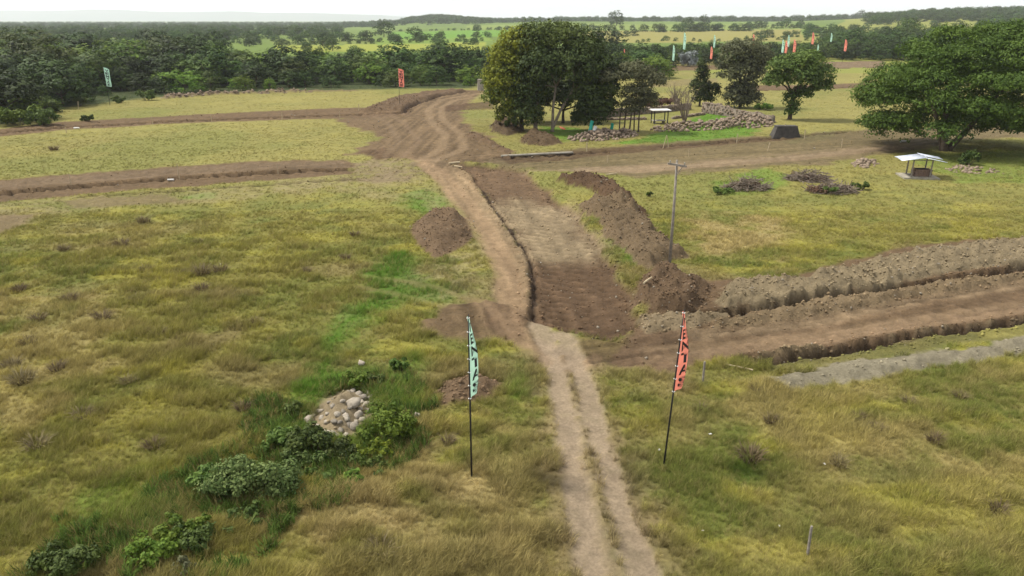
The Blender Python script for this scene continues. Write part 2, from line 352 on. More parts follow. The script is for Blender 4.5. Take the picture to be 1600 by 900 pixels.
def ground(x, y, relief=True):
    """height, bare-earth share, base colour and grass length for arrays of ground points"""
    n1 = fbm(x, y, 9.0, 1, 4); n2 = fbm(x, y, 2.2, 2, 4); n3 = fbm(x, y, 0.5, 3, 3); n4 = fbm(x, y, 22.0, 4, 3)
    z = (n1 - 0.5) * 0.35 * sst(200, 40, y) + far_z(x, y)
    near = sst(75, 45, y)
    # grass: olive to straw, patchy
    ol = np.array((0.182, 0.166, 0.042)); gr = np.array((0.116, 0.132, 0.030)); st = np.array((0.290, 0.226, 0.100)); br = np.array((0.105, 0.083, 0.040))
    meadow = np.array((0.188, 0.168, 0.058))
    col = np.empty(x.shape + (3,))
    a = sst(0.28, 0.62, n1 * 0.5 + n2 * 0.5)[:, None]
    col[:] = gr * (1 - a) + ol * a
    tuft = fbm(x * 0.6, y, 1.5, 9, 4)
    b = (sst(0.5, 0.72, tuft) * 0.75)[:, None]
    col = col * (1 - b) + np.array((0.258, 0.236, 0.048)) * b
    c = (sst(0.56, 0.75, fbm(x * 0.5, y, 5.0, 12, 4)) * 0.6 * near)[:, None]
    col = col * (1 - c) + (0.55 * st + 0.45 * br) * c
    f = sst(48, 80, y)[:, None] * 0.75
    mc = meadow * (0.8 + 0.4 * n4)[:, None]
    col = col * (1 - f) + mc * f
    green2 = (sst(0.52, 0.7, fbm(x, y, 16, 14, 4)) * sst(40, 70, y) * 0.55)[:, None]
    col = col * (1 - green2) + np.array((0.128, 0.138, 0.038)) * green2
    leng = 0.25 + sst(66, 34, y) * (0.25 + 0.5 * sst(0.35, 0.7, n1 * 0.5 + n4 * 0.5))
    for poly, s in DRY:
        m = (sst(-1.2, 1.5, -sd_poly(x, y, poly) + (n2 - 0.5) * 5) * s * sst(0.3, 0.6, n2))[:, None]
        col = col * (1 - m) + st * (0.7 + 0.6 * n3)[:, None] * m
    for poly, s in LUSH:
        m = sst(-0.6, 0.9, -sd_poly(x, y, poly) + (n2 - 0.5) * 3.5) * s
        leng = leng * (1 - 0.3 * m) + 0.3 * m * 0.7
        m = m[:, None]
        col = col * (1 - m) + np.array((0.080, 0.152, 0.019)) * (0.7 + 0.6 * n2)[:, None] * m
    # land beyond the site
    ang = x / np.maximum(y, 1)
    farm = np.where((ang > .12) & (ang < .62), sst(300, 330, y), sst(170, 230, y))[:, None]
    col = col * (1 - farm) + np.array((0.105, 0.15, 0.03)) * (0.75 + 0.5 * fbm(x, y, 120, 20, 3))[:, None] * farm
    k = y > 230
    for poly, fc in FIELD:
        m = np.zeros(x.shape)
        m[k] = (sd_poly(x[k], y[k], poly) < 0).astype(float)
        m = m[:, None]
        col = col * (1 - m) + np.array(fc) * m
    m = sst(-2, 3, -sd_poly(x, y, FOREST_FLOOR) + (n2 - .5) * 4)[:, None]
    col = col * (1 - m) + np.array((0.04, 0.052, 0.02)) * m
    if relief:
        col = col * (1 - 0.24 * near)[:, None]      # near ground made darker than the grass tufts
    bare = np.zeros(x.shape)
    rough = 0.03 * (n3 - 0.5) + 0.10 * (n2 - 0.5) * near
    z = z + rough
    for nm, poly, pc, op, rag, w, dz, rg in PATCH:
        sd = sd_poly(x, y, poly)
        if not (sd < 6).any():
            continue
        m = sst(-w, w, -sd + (n2 - 0.5) * 2 * rag + (n3 - 0.5) * rag * 0.6)
        if nm == 'sparse':
            m = m * sst(0.25, 0.62, 0.55 * n3 + 0.45 * n2)
        if nm == 'verge':
            m = m * sst(0.2, 0.5, n3)
        mm = (m * op)[:, None]
        v = (0.72 + 0.56 * (0.55 * n2 + 0.45 * n3))[:, None]
        col = col * (1 - mm) + np.array(pc) * v * mm
        if nm == 'patch':
            bare = np.maximum(bare, m)
        else:
            bare = np.maximum(bare, m * op * 0.75)
        z = z + m * dz + m * rg * 2 * (n3 - 0.5)
    lumpy = np.abs(fbm(x, y, 0.9, 55, 4, 0.6) - 0.5) * 2
    z = z + bare * 0.16 * (lumpy - 0.25) * sst(0.3, 0.7, fbm(x, y, 6, 56, 2))
    col = col * (1 + bare * 0.5 * (lumpy - 0.22))[:, None]
    # bulldozer grouser marks in the excavation
    md = sst(0, 0.8, -sd_poly(x, y, BED))
    ridge = np.sin((y * 0.9 + 0.35 * x + 2.2 * (n1 - .5)) * 2 * math.pi / 0.85)
    lane = sst(0.35, 0.65, vnoise(x / 0.7, y / 9.0, 77))
    z = z + md * lane * 0.075 * ridge
    col = col * (1 + (md * lane * 0.2 * ridge)[:, None])
    # scraped streaks along the working direction
    for line, hw, amp in STREAK:
        d, al = d_line(x, y, line, 14)
        P0 = np.asarray(line, float)
        ax = P0[-1] - P0[0]; ax = ax / np.hypot(*ax)
        across = (x * -ax[1] + y * ax[0]) + 0.6 * (n1 - .5)
        st_ = vnoise(across / 0.38, al / 7.0, 301) * .6 + vnoise(across / 0.16, al / 4.0, 302) * .4
        m = sst(hw, hw * .6, d) * np.minimum(bare * 1.2, 1)
        col = col * (1 + (m * amp * 3.2 * (st_ - .5))[:, None])
        z = z + m * 0.22 * amp * (st_ - .5) * 2
    for poly, hc, H, rag, clod, sh in HEAP:
        sd = sd_poly(x, y, poly)
        if not (sd < 4).any():
            continue
        e = -sd + (n2 - 0.5) * 2 * rag
        m = sst(-0.12, 0.22, e + (n3 - 0.5) * 0.5)
        h = sst(0, sh, e)
        lump = 0.25 + 1.5 * fbm(x, y, 2.2, 41, 4, 0.55)
        cl = np.abs(fbm(x, y, 0.55, 43, 3) - 0.5) * 2
        z = z + h * H * lump + m * clod * (2.2 * cl - 0.4) + h * H * 0.6 * (np.abs(fbm(x, y, 1.1, 47, 3) - .5) * 2 - .25)
        v = (0.68 + 0.64 * (0.4 * n2 + 0.6 * n3))[:, None]
        mm = m[:, None]
        col = col * (1 - mm) + np.array(hc) * v * mm
        bare = np.maximum(bare, m)
    for line, hw, dep in TRENCH:
        d, al = d_line(x, y, line)
        wob = (n3 - 0.5) * 0.35 + (n2 - 0.5) * 0.35
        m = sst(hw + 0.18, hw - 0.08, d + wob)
        rim = sst(hw + 0.75, hw + 0.3, d + wob) * (1 - m)
        z = z - m * dep + rim * 0.09 * (0.3 + 1.4 * n3)
        mm = m[:, None]
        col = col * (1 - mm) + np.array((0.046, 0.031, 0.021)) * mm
        bare = np.maximum(bare, np.maximum(m, rim * 0.5))
    for line, hw, rc, tread in RUT:
        d, al = d_line(x, y, line)
        m = sst(hw + 0.24, hw - 0.2, d + (n3 - 0.5) * 0.5 + (n2 - 0.5) * 0.3)
        op = 0.88 if tread else 0.42
        z = z - m * (0.055 if tread else 0.03)
        if tread:
            bars = np.sin(al * 2 * math.pi / 0.38) * sst(0.36, 0.5, vnoise(x / 0.5, y / 4.0, 91))
            edge = sst(hw * 0.1, hw * 0.5, d)
            z = z + m * 0.022 * bars * edge
            col = col * (1 + (m * 0.11 * bars * edge)[:, None])
            lip = sst(hw + 0.3, hw + 0.12, d) * (1 - m)
            z = z + lip * 0.05 * n3
        mm = (m * op)[:, None]
        col = col * (1 - mm) + np.array(rc) * (0.8 + 0.4 * (0.5 * n2 + 0.5 * n3))[:, None] * mm
        bare = np.maximum(bare, m * (0.97 if tread else 0.85))
    return z, bare, np.clip(col, 0.01, 0.8), leng

def gz(x, y):
    return float(ground(np.array([x], float), np.array([y], float))[0][0])

# ------------------------------------------------------------------ mesh and object helpers
def np_mesh(name, V, F, smooth=False):
    """mesh from vertex array (n,3) and a face array (m,3) or (m,4)"""
    me = bpy.data.meshes.new(name)
    V = np.asarray(V, np.float32); F = np.asarray(F, np.int32)
    k = F.shape[1]
    me.vertices.add(len(V)); me.vertices.foreach_set('co', V.ravel())
    me.loops.add(F.size); me.loops.foreach_set('vertex_index', F.ravel())
    me.polygons.add(len(F))
    me.polygons.foreach_set('loop_start', np.arange(0, F.size, k, dtype=np.int32))
    if smooth:
        me.polygons.foreach_set('use_smooth', np.ones(len(F), bool))
    me.update(calc_edges=True)
    me.validate()
    return me

def attr(me, name, data, typ='FLOAT', dom='POINT'):
    a = me.attributes.new(name, typ, dom)
    data = np.asarray(data, np.float32)
    if typ == 'FLOAT':
        a.data.foreach_set('value', data.ravel())
    elif typ == 'FLOAT_VECTOR':
        a.data.foreach_set('vector', data.ravel())
    elif typ == 'FLOAT_COLOR':
        d4 = np.ones((len(data), 4), np.float32); d4[:, :3] = data
        a.data.foreach_set('color', d4.ravel())

def iattr(me, name, data):
    a = me.attributes.new(name, 'INT', 'POINT')
    a.data.foreach_set('value', np.asarray(data, np.int32))

def link(name, me, mat=None, parent=None):
    o = bpy.data.objects.new(name, me)
    if mat is not None and len(me.materials) == 0:
        me.materials.append(mat)
    C.objects.link(o)
    if parent is not None:
        o.parent = parent
    return o

def tag(o, label=None, cat=None, group=None, kind=None):
    if label: o['label'] = label
    if cat: o['category'] = cat
    if group: o['group'] = group
    if kind: o['kind'] = kind
    return o

def thing(name, label, cat, loc=(0, 0, 0), rotz=0, group=None):
    o = bpy.data.objects.new(name, None)
    C.objects.link(o)
    o.empty_display_size = 0.3
    o.location = loc
    o.rotation_euler = (0, 0, rotz)
    return tag(o, label, cat, group)

def copy_tree(o, parent=None):
    c = o.copy()
    C.objects.link(c)
    if parent is not None:
        c.parent = parent
    for ch in o.children:
        copy_tree(ch, c)
    return c

class MB:
    """collects boxes, tubes and facets for one mesh"""
    def __init__(s):
        s.v = []; s.f = []
    def add(s, vs, fs):
        b = len(s.v)
        s.v.extend([tuple(p) for p in vs]); s.f.extend([tuple(i + b for i in f) for f in fs])
    def box(s, c, size, rot=None, jit=0.0):
        vs = []
        M = rot if rot is not None else Matrix.Identity(3)
        for dx in (-.5, .5):
            for dy in (-.5, .5):
                for dz in (-.5, .5):
                    p = Vector((dx * size[0], dy * size[1], dz * size[2]))
                    if jit:
                        p += Vector((random.uniform(-jit, jit), random.uniform(-jit, jit), random.uniform(-jit, jit)))
                    vs.append(M @ p + Vector(c))
        s.add(vs, [(0, 1, 3, 2), (4, 6, 7, 5), (0, 4, 5, 1), (2, 3, 7, 6), (0, 2, 6, 4), (1, 5, 7, 3)])
    def tube(s, pts, rad, n=6, cap=True):
        pts = [Vector(p) for p in pts]
        rings = []
        up = Vector((0.31, 0.17, 0.93))
        for i, p in enumerate(pts):
            d = (pts[min(i + 1, len(pts) - 1)] - pts[max(i - 1, 0)]).normalized()
            a = d.cross(up)
            if a.length < 0.05:
                a = d.cross(Vector((1, 0, 0)))
            a.normalize(); b = d.cross(a)
            r = rad[i] if hasattr(rad, '__len__') else rad
            rings.append([p + a * (r * math.cos(2 * math.pi * k / n)) + b * (r * math.sin(2 * math.pi * k / n)) for k in range(n)])
        vs = [q for ring in rings for q in ring]
        fs = []
        for i in range(len(pts) - 1):
            for k in range(n):
                fs.append((i * n + k, i * n + (k + 1) % n, (i + 1) * n + (k + 1) % n, (i + 1) * n + k))
        if cap:
            fs.append(tuple(range(n - 1, -1, -1))); fs.append(tuple((len(pts) - 1) * n + k for k in range(n)))
        s.add(vs, fs)
    def mesh(s, name, smooth=False):
        me = bpy.data.meshes.new(name)
        me.from_pydata(s.v, [], s.f)
        if smooth:
            me.polygons.foreach_set('use_smooth', np.ones(len(me.polygons), bool))
        me.update()
        return me
    def build(s, name, mat, parent=None, smooth=False):
        return link(name, s.mesh(name, smooth), mat, parent)

# ------------------------------------------------------------------ materials
def mat_new(name):
    m = bpy.data.materials.new(name)
    m.use_nodes = True
    t = m.node_tree
    b = t.nodes['Principled BSDF']
    b.inputs['Specular IOR Level'].default_value = 0.2
    b.inputs['Roughness'].default_value = 0.85
    return m, t, b

def N(t, typ, **kw):
    n = t.nodes.new(typ)
    for k, v in kw.items():
        setattr(n, k, v)
    return n

def mixrgb(t, a, b, fac, blend='MIX'):
    m = N(t, 'ShaderNodeMix', data_type='RGBA', blend_type=blend)
    for sock, val in ((m.inputs[0], fac), (m.inputs[6], a), (m.inputs[7], b)):
        if hasattr(val, 'is_linked') or isinstance(val, bpy.types.NodeSocket):
            t.links.new(val, sock)
        elif isinstance(val, (int, float)):
            sock.default_value = val
        else:
            sock.default_value = tuple(val) + ((1,) if len(val) == 3 else ())
    return m.outputs[2]

def noise_node(t, scale, detail=4, rough=0.6, coord='Object'):
    c = N(t, 'ShaderNodeTexCoord')
    n = N(t, 'ShaderNodeTexNoise')
    n.inputs['Scale'].default_value = scale
    n.inputs['Detail'].default_value = detail
    n.inputs['Roughness'].default_value = rough
    t.links.new(c.outputs[coord], n.inputs['Vector'])
    return n.outputs['Fac']

def rng_node(t, val, a, b, c, d):
    r = N(t, 'ShaderNodeMapRange')
    r.inputs['From Min'].default_value = a; r.inputs['From Max'].default_value = b
    r.inputs['To Min'].default_value = c; r.inputs['To Max'].default_value = d
    t.links.new(val, r.inputs['Value'])
    return r.outputs['Result']

def plain(name, ca, cb, scale=4.0, rough=0.85, bump=0.0, bscale=20.0, metal=0.0):
    """two colours mottled by noise, with a fine bump"""
    m, t, b = mat_new(name)
    f = rng_node(t, noise_node(t, scale), 0.35, 0.65, 0, 1)
    t.links.new(mixrgb(t, ca, cb, f), b.inputs['Base Color'])
    b.inputs['Roughness'].default_value = rough
    b.inputs['Metallic'].default_value = metal
    if bump:
        bn = N(t, 'ShaderNodeBump')
        bn.inputs['Strength'].default_value = bump
        bn.inputs['Distance'].default_value = 0.05
        t.links.new(noise_node(t, bscale, 5), bn.inputs['Height'])
        t.links.new(bn.outputs[0], b.inputs['Normal'])
    return m

def ground_material():
    m, t, b = mat_new('soil_and_grass')
    a = N(t, 'ShaderNodeAttribute', attribute_name='col')
    f1 = rng_node(t, noise_node(t, 1.7, 6, 0.7), 0.3, 0.7, 0.78, 1.22)
    f2 = rng_node(t, noise_node(t, 9.0, 4, 0.7), 0.3, 0.7, 0.80, 1.20)
    mul = N(t, 'ShaderNodeMath', operation='MULTIPLY')
    t.links.new(f1, mul.inputs[0]); t.links.new(f2, mul.inputs[1])
    vm = N(t, 'ShaderNodeVectorMath', operation='SCALE')
    t.links.new(a.outputs['Color'], vm.inputs[0]); t.links.new(mul.outputs[0], vm.inputs['Scale'])
    t.links.new(vm.outputs[0], b.inputs['Base Color'])
    b.inputs['Roughness'].default_value = 0.95
    b.inputs['Specular IOR Level'].default_value = 0.08
    bn = N(t, 'ShaderNodeBump')
    bn.inputs['Strength'].default_value = 0.8
    bn.inputs['Distance'].default_value = 0.06
    ab = N(t, 'ShaderNodeAttribute', attribute_name='bare')
    t.links.new(rng_node(t, ab.outputs['Fac'], 0, 1, 0.05, 0.16), bn.inputs['Distance'])
    t.links.new(noise_node(t, 4.5, 8, 0.78), bn.inputs['Height'])
    t.links.new(bn.outputs[0], b.inputs['Normal'])
    return m

def foliage(name, ca, cb, trans=0.25, vary=0.25):
    """leaf colour: two greens by the tint attribute, each plant a little different"""
    m, t, b = mat_new(name)
    a = N(t, 'ShaderNodeAttribute', attribute_name='tint')
    c = mixrgb(t, ca, cb, a.outputs['Fac'])
    oi = N(t, 'ShaderNodeObjectInfo')
    v = rng_node(t, oi.outputs['Random'], 0, 1, 1 - vary, 1 + vary)
    hs = N(t, 'ShaderNodeHueSaturation')
    w = N(t, 'ShaderNodeMath', operation='MULTIPLY_ADD')
    t.links.new(oi.outputs['Random'], w.inputs[0]); w.inputs[1].default_value = 0.03; w.inputs[2].default_value = 0.48
    t.links.new(w.outputs[0], hs.inputs['Hue'])
    t.links.new(v, hs.inputs['Value'])
    t.links.new(c, hs.inputs['Color'])
    t.links.new(hs.outputs[0], b.inputs['Base Color'])
    b.inputs['Roughness'].default_value = 0.65
    b.inputs['Specular IOR Level'].default_value = 0.18
    tr = N(t, 'ShaderNodeBsdfTranslucent')
    t.links.new(hs.outputs[0], tr.inputs['Color'])
    mix = N(t, 'ShaderNodeMixShader')
    mix.inputs[0].default_value = trans
    out = t.nodes['Material Output']
    t.links.new(b.outputs[0], mix.inputs[1]); t.links.new(tr.outputs[0], mix.inputs[2])
    t.links.new(mix.outputs[0], out.inputs['Surface'])
    return m

def scatter_mat(name, vary=0.3, trans=0.25, rough=0.8):
    """colour carried by each scattered plant or clod"""
    m, t, b = mat_new(name)
    a = N(t, 'ShaderNodeAttribute', attribute_name='col', attribute_type='INSTANCER')
    oi = N(t, 'ShaderNodeAttribute', attribute_name='tint')
    v = rng_node(t, oi.outputs['Fac'], 0, 1, 1 - vary, 1 + vary)
    vm = N(t, 'ShaderNodeVectorMath', operation='SCALE')
    t.links.new(a.outputs['Color'], vm.inputs[0]); t.links.new(v, vm.inputs['Scale'])
    t.links.new(vm.outputs[0], b.inputs['Base Color'])
    b.inputs['Roughness'].default_value = rough
    b.inputs['Specular IOR Level'].default_value = 0.1
    if trans:
        tr = N(t, 'ShaderNodeBsdfTranslucent')
        t.links.new(vm.outputs[0], tr.inputs['Color'])
        mix = N(t, 'ShaderNodeMixShader')
        mix.inputs[0].default_value = trans
        t.links.new(b.outputs[0], mix.inputs[1]); t.links.new(tr.outputs[0], mix.inputs[2])
        t.links.new(mix.outputs[0], t.nodes['Material Output'].inputs['Surface'])
    return m

M_GROUND = ground_material()
M_BARK = plain('bark', (0.10, 0.078, 0.055), (0.055, 0.042, 0.03), 6, 0.95, 0.6, 12)
M_BARK_PALE = plain('pale_bark', (0.23, 0.195, 0.15), (0.13, 0.105, 0.078), 3, 0.95, 0.5, 12)
M_TWIG = plain('dead_wood', (0.22, 0.18, 0.14), (0.12, 0.092, 0.068), 2, 0.95)
M_STONE = plain('river_stone', (0.36, 0.315, 0.25), (0.22, 0.19, 0.15), 2.5, 0.9, 0.3, 14)
M_RUBBLE = plain('field_stone', (0.29, 0.225, 0.165), (0.15, 0.112, 0.082), 1.3, 0.95, 0.4, 9)
_t = M_STONE.node_tree; _b = _t.nodes['Principled BSDF']; _l = _b.inputs['Base Color'].links[0].from_socket
_o = N(_t, 'ShaderNodeObjectInfo'); _v = N(_t, 'ShaderNodeVectorMath', operation='SCALE')
_t.links.new(_l, _v.inputs[0]); _t.links.new(rng_node(_t, _o.outputs['Random'], 0, 1, .62, 1.2), _v.inputs['Scale']); _t.links.new(_v.outputs[0], _b.inputs['Base Color'])
M_WALL = plain('old_mortar_wall', (0.20, 0.165, 0.125), (0.11, 0.092, 0.072), 1.2, 0.95, 0.5, 6)
M_CONC = plain('weathered_concrete', (0.36, 0.33, 0.27), (0.24, 0.22, 0.175), 2, 0.9, 0.2, 16)
M_CONC_DARK = plain('dark_concrete', (0.085, 0.078, 0.068), (0.05, 0.046, 0.042), 2, 0.9, 0.2, 16)
M_BRICK = plain('worn_brick', (0.20, 0.13, 0.095), (0.14, 0.10, 0.078), 5, 0.9, 0.2, 16)
M_ZINC = plain('zinc_sheet', (0.56, 0.60, 0.68), (0.36, 0.39, 0.45), 1.6, 0.42, 0, 1, 0.2)
M_POST = plain('grey_wood', (0.28, 0.25, 0.21), (0.17, 0.15, 0.125), 5, 0.9, 0.3, 30)
M_STAKE = plain('pale_stake_wood', (0.46, 0.38, 0.25), (0.34, 0.27, 0.17), 4, 0.9)
M_POLE_BLACK = plain('black_pole', (0.018, 0.018, 0.02), (0.03, 0.03, 0.032), 4, 0.5)
M_WHITE = plain('white_paint', (0.70, 0.69, 0.66), (0.50, 0.48, 0.44), 2.2, 0.7)
M_TIE = plain('white_tie', (0.75, 0.75, 0.72), (0.65, 0.65, 0.62), 3, 0.7)
M_INK = plain('black_print', (0.016, 0.015, 0.017), (0.022, 0.021, 0.022), 3, 0.7)

def cloth_mat(name, c):
    m, t, b = mat_new(name)
    f = rng_node(t, noise_node(t, 3.0), 0.35, 0.65, 0.9, 1.06)
    vm = N(t, 'ShaderNodeVectorMath', operation='SCALE')
    vm.inputs[0].default_value = c
    t.links.new(f, vm.inputs['Scale'])
    t.links.new(vm.outputs[0], b.inputs['Base Color'])
    b.inputs['Roughness'].default_value = 0.7
    tr = N(t, 'ShaderNodeBsdfTranslucent')
    t.links.new(vm.outputs[0], tr.inputs['Color'])
    mix = N(t, 'ShaderNodeMixShader'); mix.inputs[0].default_value = 0.3
    t.links.new(b.outputs[0], mix.inputs[1]); t.links.new(tr.outputs[0], mix.inputs[2])
    t.links.new(mix.outputs[0], t.nodes['Material Output'].inputs['Surface'])
    return m
M_TEAL = cloth_mat('mint_cloth', (0.50, 0.78, 0.61))
M_CORAL = cloth_mat('coral_cloth', (0.92, 0.29, 0.205))

# ------------------------------------------------------------------ the ground: one sheet out to the horizon
def build_ground():
    ys = [-80.0, -30.0, -8.0, 3.0, 9.0, 12.5]
    y = 14.5
    while y < 14200:
        ys.append(y)
        y *= 1.0052 if y < 60 else (1.0062 if y < 180 else (1.014 if y < 420 else 1.045))
    ys = np.array(ys)
    nc = 640
    t = np.concatenate([[-1.6, -1.45, -1.3, -1.15, -1.07], np.linspace(-1, 1, nc), [1.07, 1.15, 1.3, 1.45, 1.6]])
    W = 9 + 0.88 * np.maximum(ys, 0)
    X = (W[:, None] * t[None, :]); Y = np.repeat(ys[:, None], len(t), 1)
    x = X.ravel(); y = Y.ravel()
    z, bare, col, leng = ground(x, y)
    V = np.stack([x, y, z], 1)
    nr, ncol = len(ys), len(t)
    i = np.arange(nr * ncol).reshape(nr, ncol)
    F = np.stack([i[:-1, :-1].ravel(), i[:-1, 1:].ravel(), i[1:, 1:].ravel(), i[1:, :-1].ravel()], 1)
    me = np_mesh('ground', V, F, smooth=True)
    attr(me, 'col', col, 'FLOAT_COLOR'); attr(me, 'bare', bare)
    o = link('ground', me, M_GROUND)
    tag(o, 'open grassland cut by brown earth roads, trenches and heaps', None, None, 'structure')
build_ground()

# ------------------------------------------------------------------ scattering (grass, clods, far woods)
def scatter(name, pts, rot, scl, idx, col, protos, label, cat=None):
    me = bpy.data.meshes.new(name)
    me.vertices.add(len(pts)); me.vertices.foreach_set('co', np.asarray(pts, np.float32).ravel())
    attr(me, 'rot', rot, 'FLOAT_VECTOR')
    scl = np.asarray(scl)
    if scl.ndim == 1:
        scl = np.repeat(scl[:, None], 3, 1)
    attr(me, 'scl', scl, 'FLOAT_VECTOR')
    iattr(me, 'idx', idx)
    attr(me, 'col', col, 'FLOAT_COLOR')
    o = bpy.data.objects.new(name, me)
    C.objects.link(o)
    ng = bpy.data.node_groups.new(name, 'GeometryNodeTree')
    ng.interface.new_socket('Geometry', in_out='INPUT', socket_type='NodeSocketGeometry')
    ng.interface.new_socket('Geometry', in_out='OUTPUT', socket_type='NodeSocketGeometry')
    gi = ng.nodes.new('NodeGroupInput'); go = ng.nodes.new('NodeGroupOutput')
    jn = ng.nodes.new('GeometryNodeJoinGeometry')
    for p in reversed(protos):
        oi = ng.nodes.new('GeometryNodeObjectInfo')
        oi.inputs['Object'].default_value = p
        oi.inputs['As Instance'].default_value = True
        ng.links.new(oi.outputs['Geometry'], jn.inputs[0])
    ip = ng.nodes.new('GeometryNodeInstanceOnPoints')
    def na(nm, dt):
        n = ng.nodes.new('GeometryNodeInputNamedAttribute')
        n.data_type = dt
        n.inputs['Name'].default_value = nm
        return n.outputs[0]
    ng.links.new(gi.outputs[0], ip.inputs['Points'])
    ng.links.new(jn.outputs[0], ip.inputs['Instance'])
    ip.inputs['Pick Instance'].default_value = True
    ng.links.new(na('idx', 'INT'), ip.inputs['Instance Index'])
    ng.links.new(na('rot', 'FLOAT_VECTOR'), ip.inputs['Rotation'])
    ng.links.new(na('scl', 'FLOAT_VECTOR'), ip.inputs['Scale'])
    ng.links.new(ip.outputs[0], go.inputs[0])
    md = o.modifiers.new('scatter', 'NODES')
    md.node_group = ng
    tag(o, label, cat, None, 'stuff')
    return o

def blade_tuft(name, nb, spread, h0, h1, w, lean, mat, seed):
    """a tuft of bent grass blades, one unit high, as an object used only for scattering"""
    r = np.random.default_rng(seed)
    V = []; F = []; T = []
    for i in range(nb):
        a = r.uniform(0, 2 * math.pi); d = spread * math.sqrt(r.uniform(0, 1))
        bx, by = d * math.cos(a), d * math.sin(a)
        h = r.uniform(h0, h1)
        la = r.normal(0.6, 1.0)       # blades lean mostly one way, with the wind
        L = lean * r.uniform(0.3, 1.3)
        dx, dy = L * math.cos(la), L * math.sin(la)
        fa = r.uniform(0, math.pi); wx, wy = w * math.cos(fa), w * math.sin(fa)
        b = len(V)
        V += [(bx - wx, by - wy, -0.05), (bx + wx, by + wy, -0.05),
              (bx + dx * .35 - wx * .8, by + dy * .35 - wy * .8, h * .6), (bx + dx * .35 + wx * .8, by + dy * .35 + wy * .8, h * .6),
              (bx + dx, by + dy, h)]
        F += [(b, b + 1, b + 3), (b, b + 3, b + 2), (b + 2, b + 3, b + 4)]
        T += [r.uniform(0, 1)] * 5
    me = np_mesh(name, V, F)
    attr(me, 'tint', T)
    me.materials.append(mat)
    return bpy.data.objects.new(name, me)

M_GRASS = scatter_mat('grass_blades', 0.35, 0.3)
M_CLOD = scatter_mat('earth_clod', 0.2, 0, 0.95)

def build_grass():
    protos = [blade_tuft('grass_tuft', 16, 0.16, 0.5, 1.0, 0.011, 0.45, M_GRASS, 100 + i) for i in range(4)] + \
             [blade_tuft('grass_tuft', 26, 0.13, 0.6, 1.0, 0.009, 0.7, M_GRASS, 200 + i) for i in range(3)]
    P = []
    def batch(n, y0, y1, power=1.0):
        y = y0 + (y1 - y0) * rng.uniform(0, 1, n) ** power
        x = rng.uniform(-1, 1, n) * (0.80 * y + 5)
        return x, y
    xs, ys = [], []
    for n, y0, y1 in ((95000, 15, 32), (85000, 32, 60), (60000, 60, 115), (45000, 115, 185)):
        x, y = batch(n, y0, y1)
        xs.append(x); ys.append(y)
    x = np.concatenate(xs); y = np.concatenate(ys)
    z, bare, col, leng = ground(x, y, False)
    clump = fbm(x * 0.7, y, 1.1, 60, 3)
    keep = rng.uniform(0, 1, len(x)) < np.clip(1.15 - 1.6 * bare, 0, 1) * (0.6 + 0.6 * sst(0.35, 0.62, clump))
    x, y, z, col, leng, clump = x[keep], y[keep], z[keep], col[keep], leng[keep], clump[keep]
    n = len(x)
    h = (0.12 * sst(130, 50, y) + 0.03 + 0.34 * leng * sst(0.3, 0.7, clump)) * rng.uniform(0.7, 1.35, n)
    w = np.maximum(h * 1.2, 0.24 + 0.003 * y)
    w = w * rng.uniform(0.8, 1.3, n)
    scl = np.stack([w, w, h], 1)
    rot = np.stack([np.zeros(n), np.zeros(n), rng.normal(0, 0.7, n)], 1)
    idx = np.where(rng.uniform(0, 1, n) < 0.7, rng.integers(0, 4, n), rng.integers(4, 7, n))
    c = col * rng.uniform(0.85, 1.55, n)[:, None] * 1.12
    straw = rng.uniform(0, 1, n) < 0.2
    c[straw] = c[straw] * 0.4 + np.array((0.33, 0.27, 0.11)) * 0.6
    scatter('grass', np.stack([x, y, z - 0.01], 1), rot, scl, idx, np.clip(c, 0, .6), protos, 'wispy olive and straw coloured meadow grass over the whole site', 'grass')
build_grass()

SCRUB = GP([(60, 905), (100, 850), (250, 800), (320, 715), (430, 640), (520, 590), (600, 585), (660, 620), (650, 690), (575, 750), (450, 800), (370, 850), (330, 905)])
def build_weeds():
    protos = [blade_tuft('weed', 12, 0.2, 0.4, 1.0, 0.022, 0.35, M_GRASS, 300 + i) for i in range(3)]
    P = np.array(SCRUB); n = 16000
    x = rng.uniform(P[:, 0].min() - 2, P[:, 0].max() + 2, n); y = rng.uniform(P[:, 1].min() - 2, P[:, 1].max() + 2, n)
    sd = sd_poly(x, y, SCRUB)
    heap = sd_poly(x, y, HEAP[-1][0])
    k = (sd + (fbm(x, y, 1.5, 81, 3) - .5) * 4 < .3) & (heap > .1) & (fbm(x, y, 1.2, 82, 3) > .42)
    x, y = x[k], y[k]; n = len(x)
    z, bare, col, leng = ground(x, y, False)
    h = rng.uniform(.25, .62, n); w = rng.uniform(.5, .9, n)
    c = np.array((0.080, 0.126, 0.026)) * rng.uniform(.6, 1.8, n)[:, None]
    dry = rng.uniform(0, 1, n) < .25
    c[dry] = np.array((0.20, 0.17, 0.06))
    scatter('weeds', np.stack([x, y, z], 1), np.stack([np.zeros(n), np.zeros(n), rng.uniform(0, 6.28, n)], 1), np.stack([w, w, h], 1), rng.integers(0, 3, n), c, protos,
            'tall green weeds growing between the bushes and the stone heap', 'weeds')
build_weeds()

def ico(sub, seed, flat=0.8, rough=0.25):
    bm = bmesh.new()
    bmesh.ops.create_icosphere(bm, subdivisions=sub, radius=1.0)
    off = Vector((seed * 3.7, seed * 1.3, seed * 7.1))
    for v in bm.verts:
        k = 1 + rough * mnoise.noise(v.co * 1.3 + off) * 1.6
        v.co = Vector((v.co.x * k, v.co.y * k * 0.9, v.co.z * k * flat))
    V = np.array([v.co[:] for v in bm.verts]); F = np.array([[v.index for v in f.verts] for f in bm.faces])
    bm.free()
    return V, F

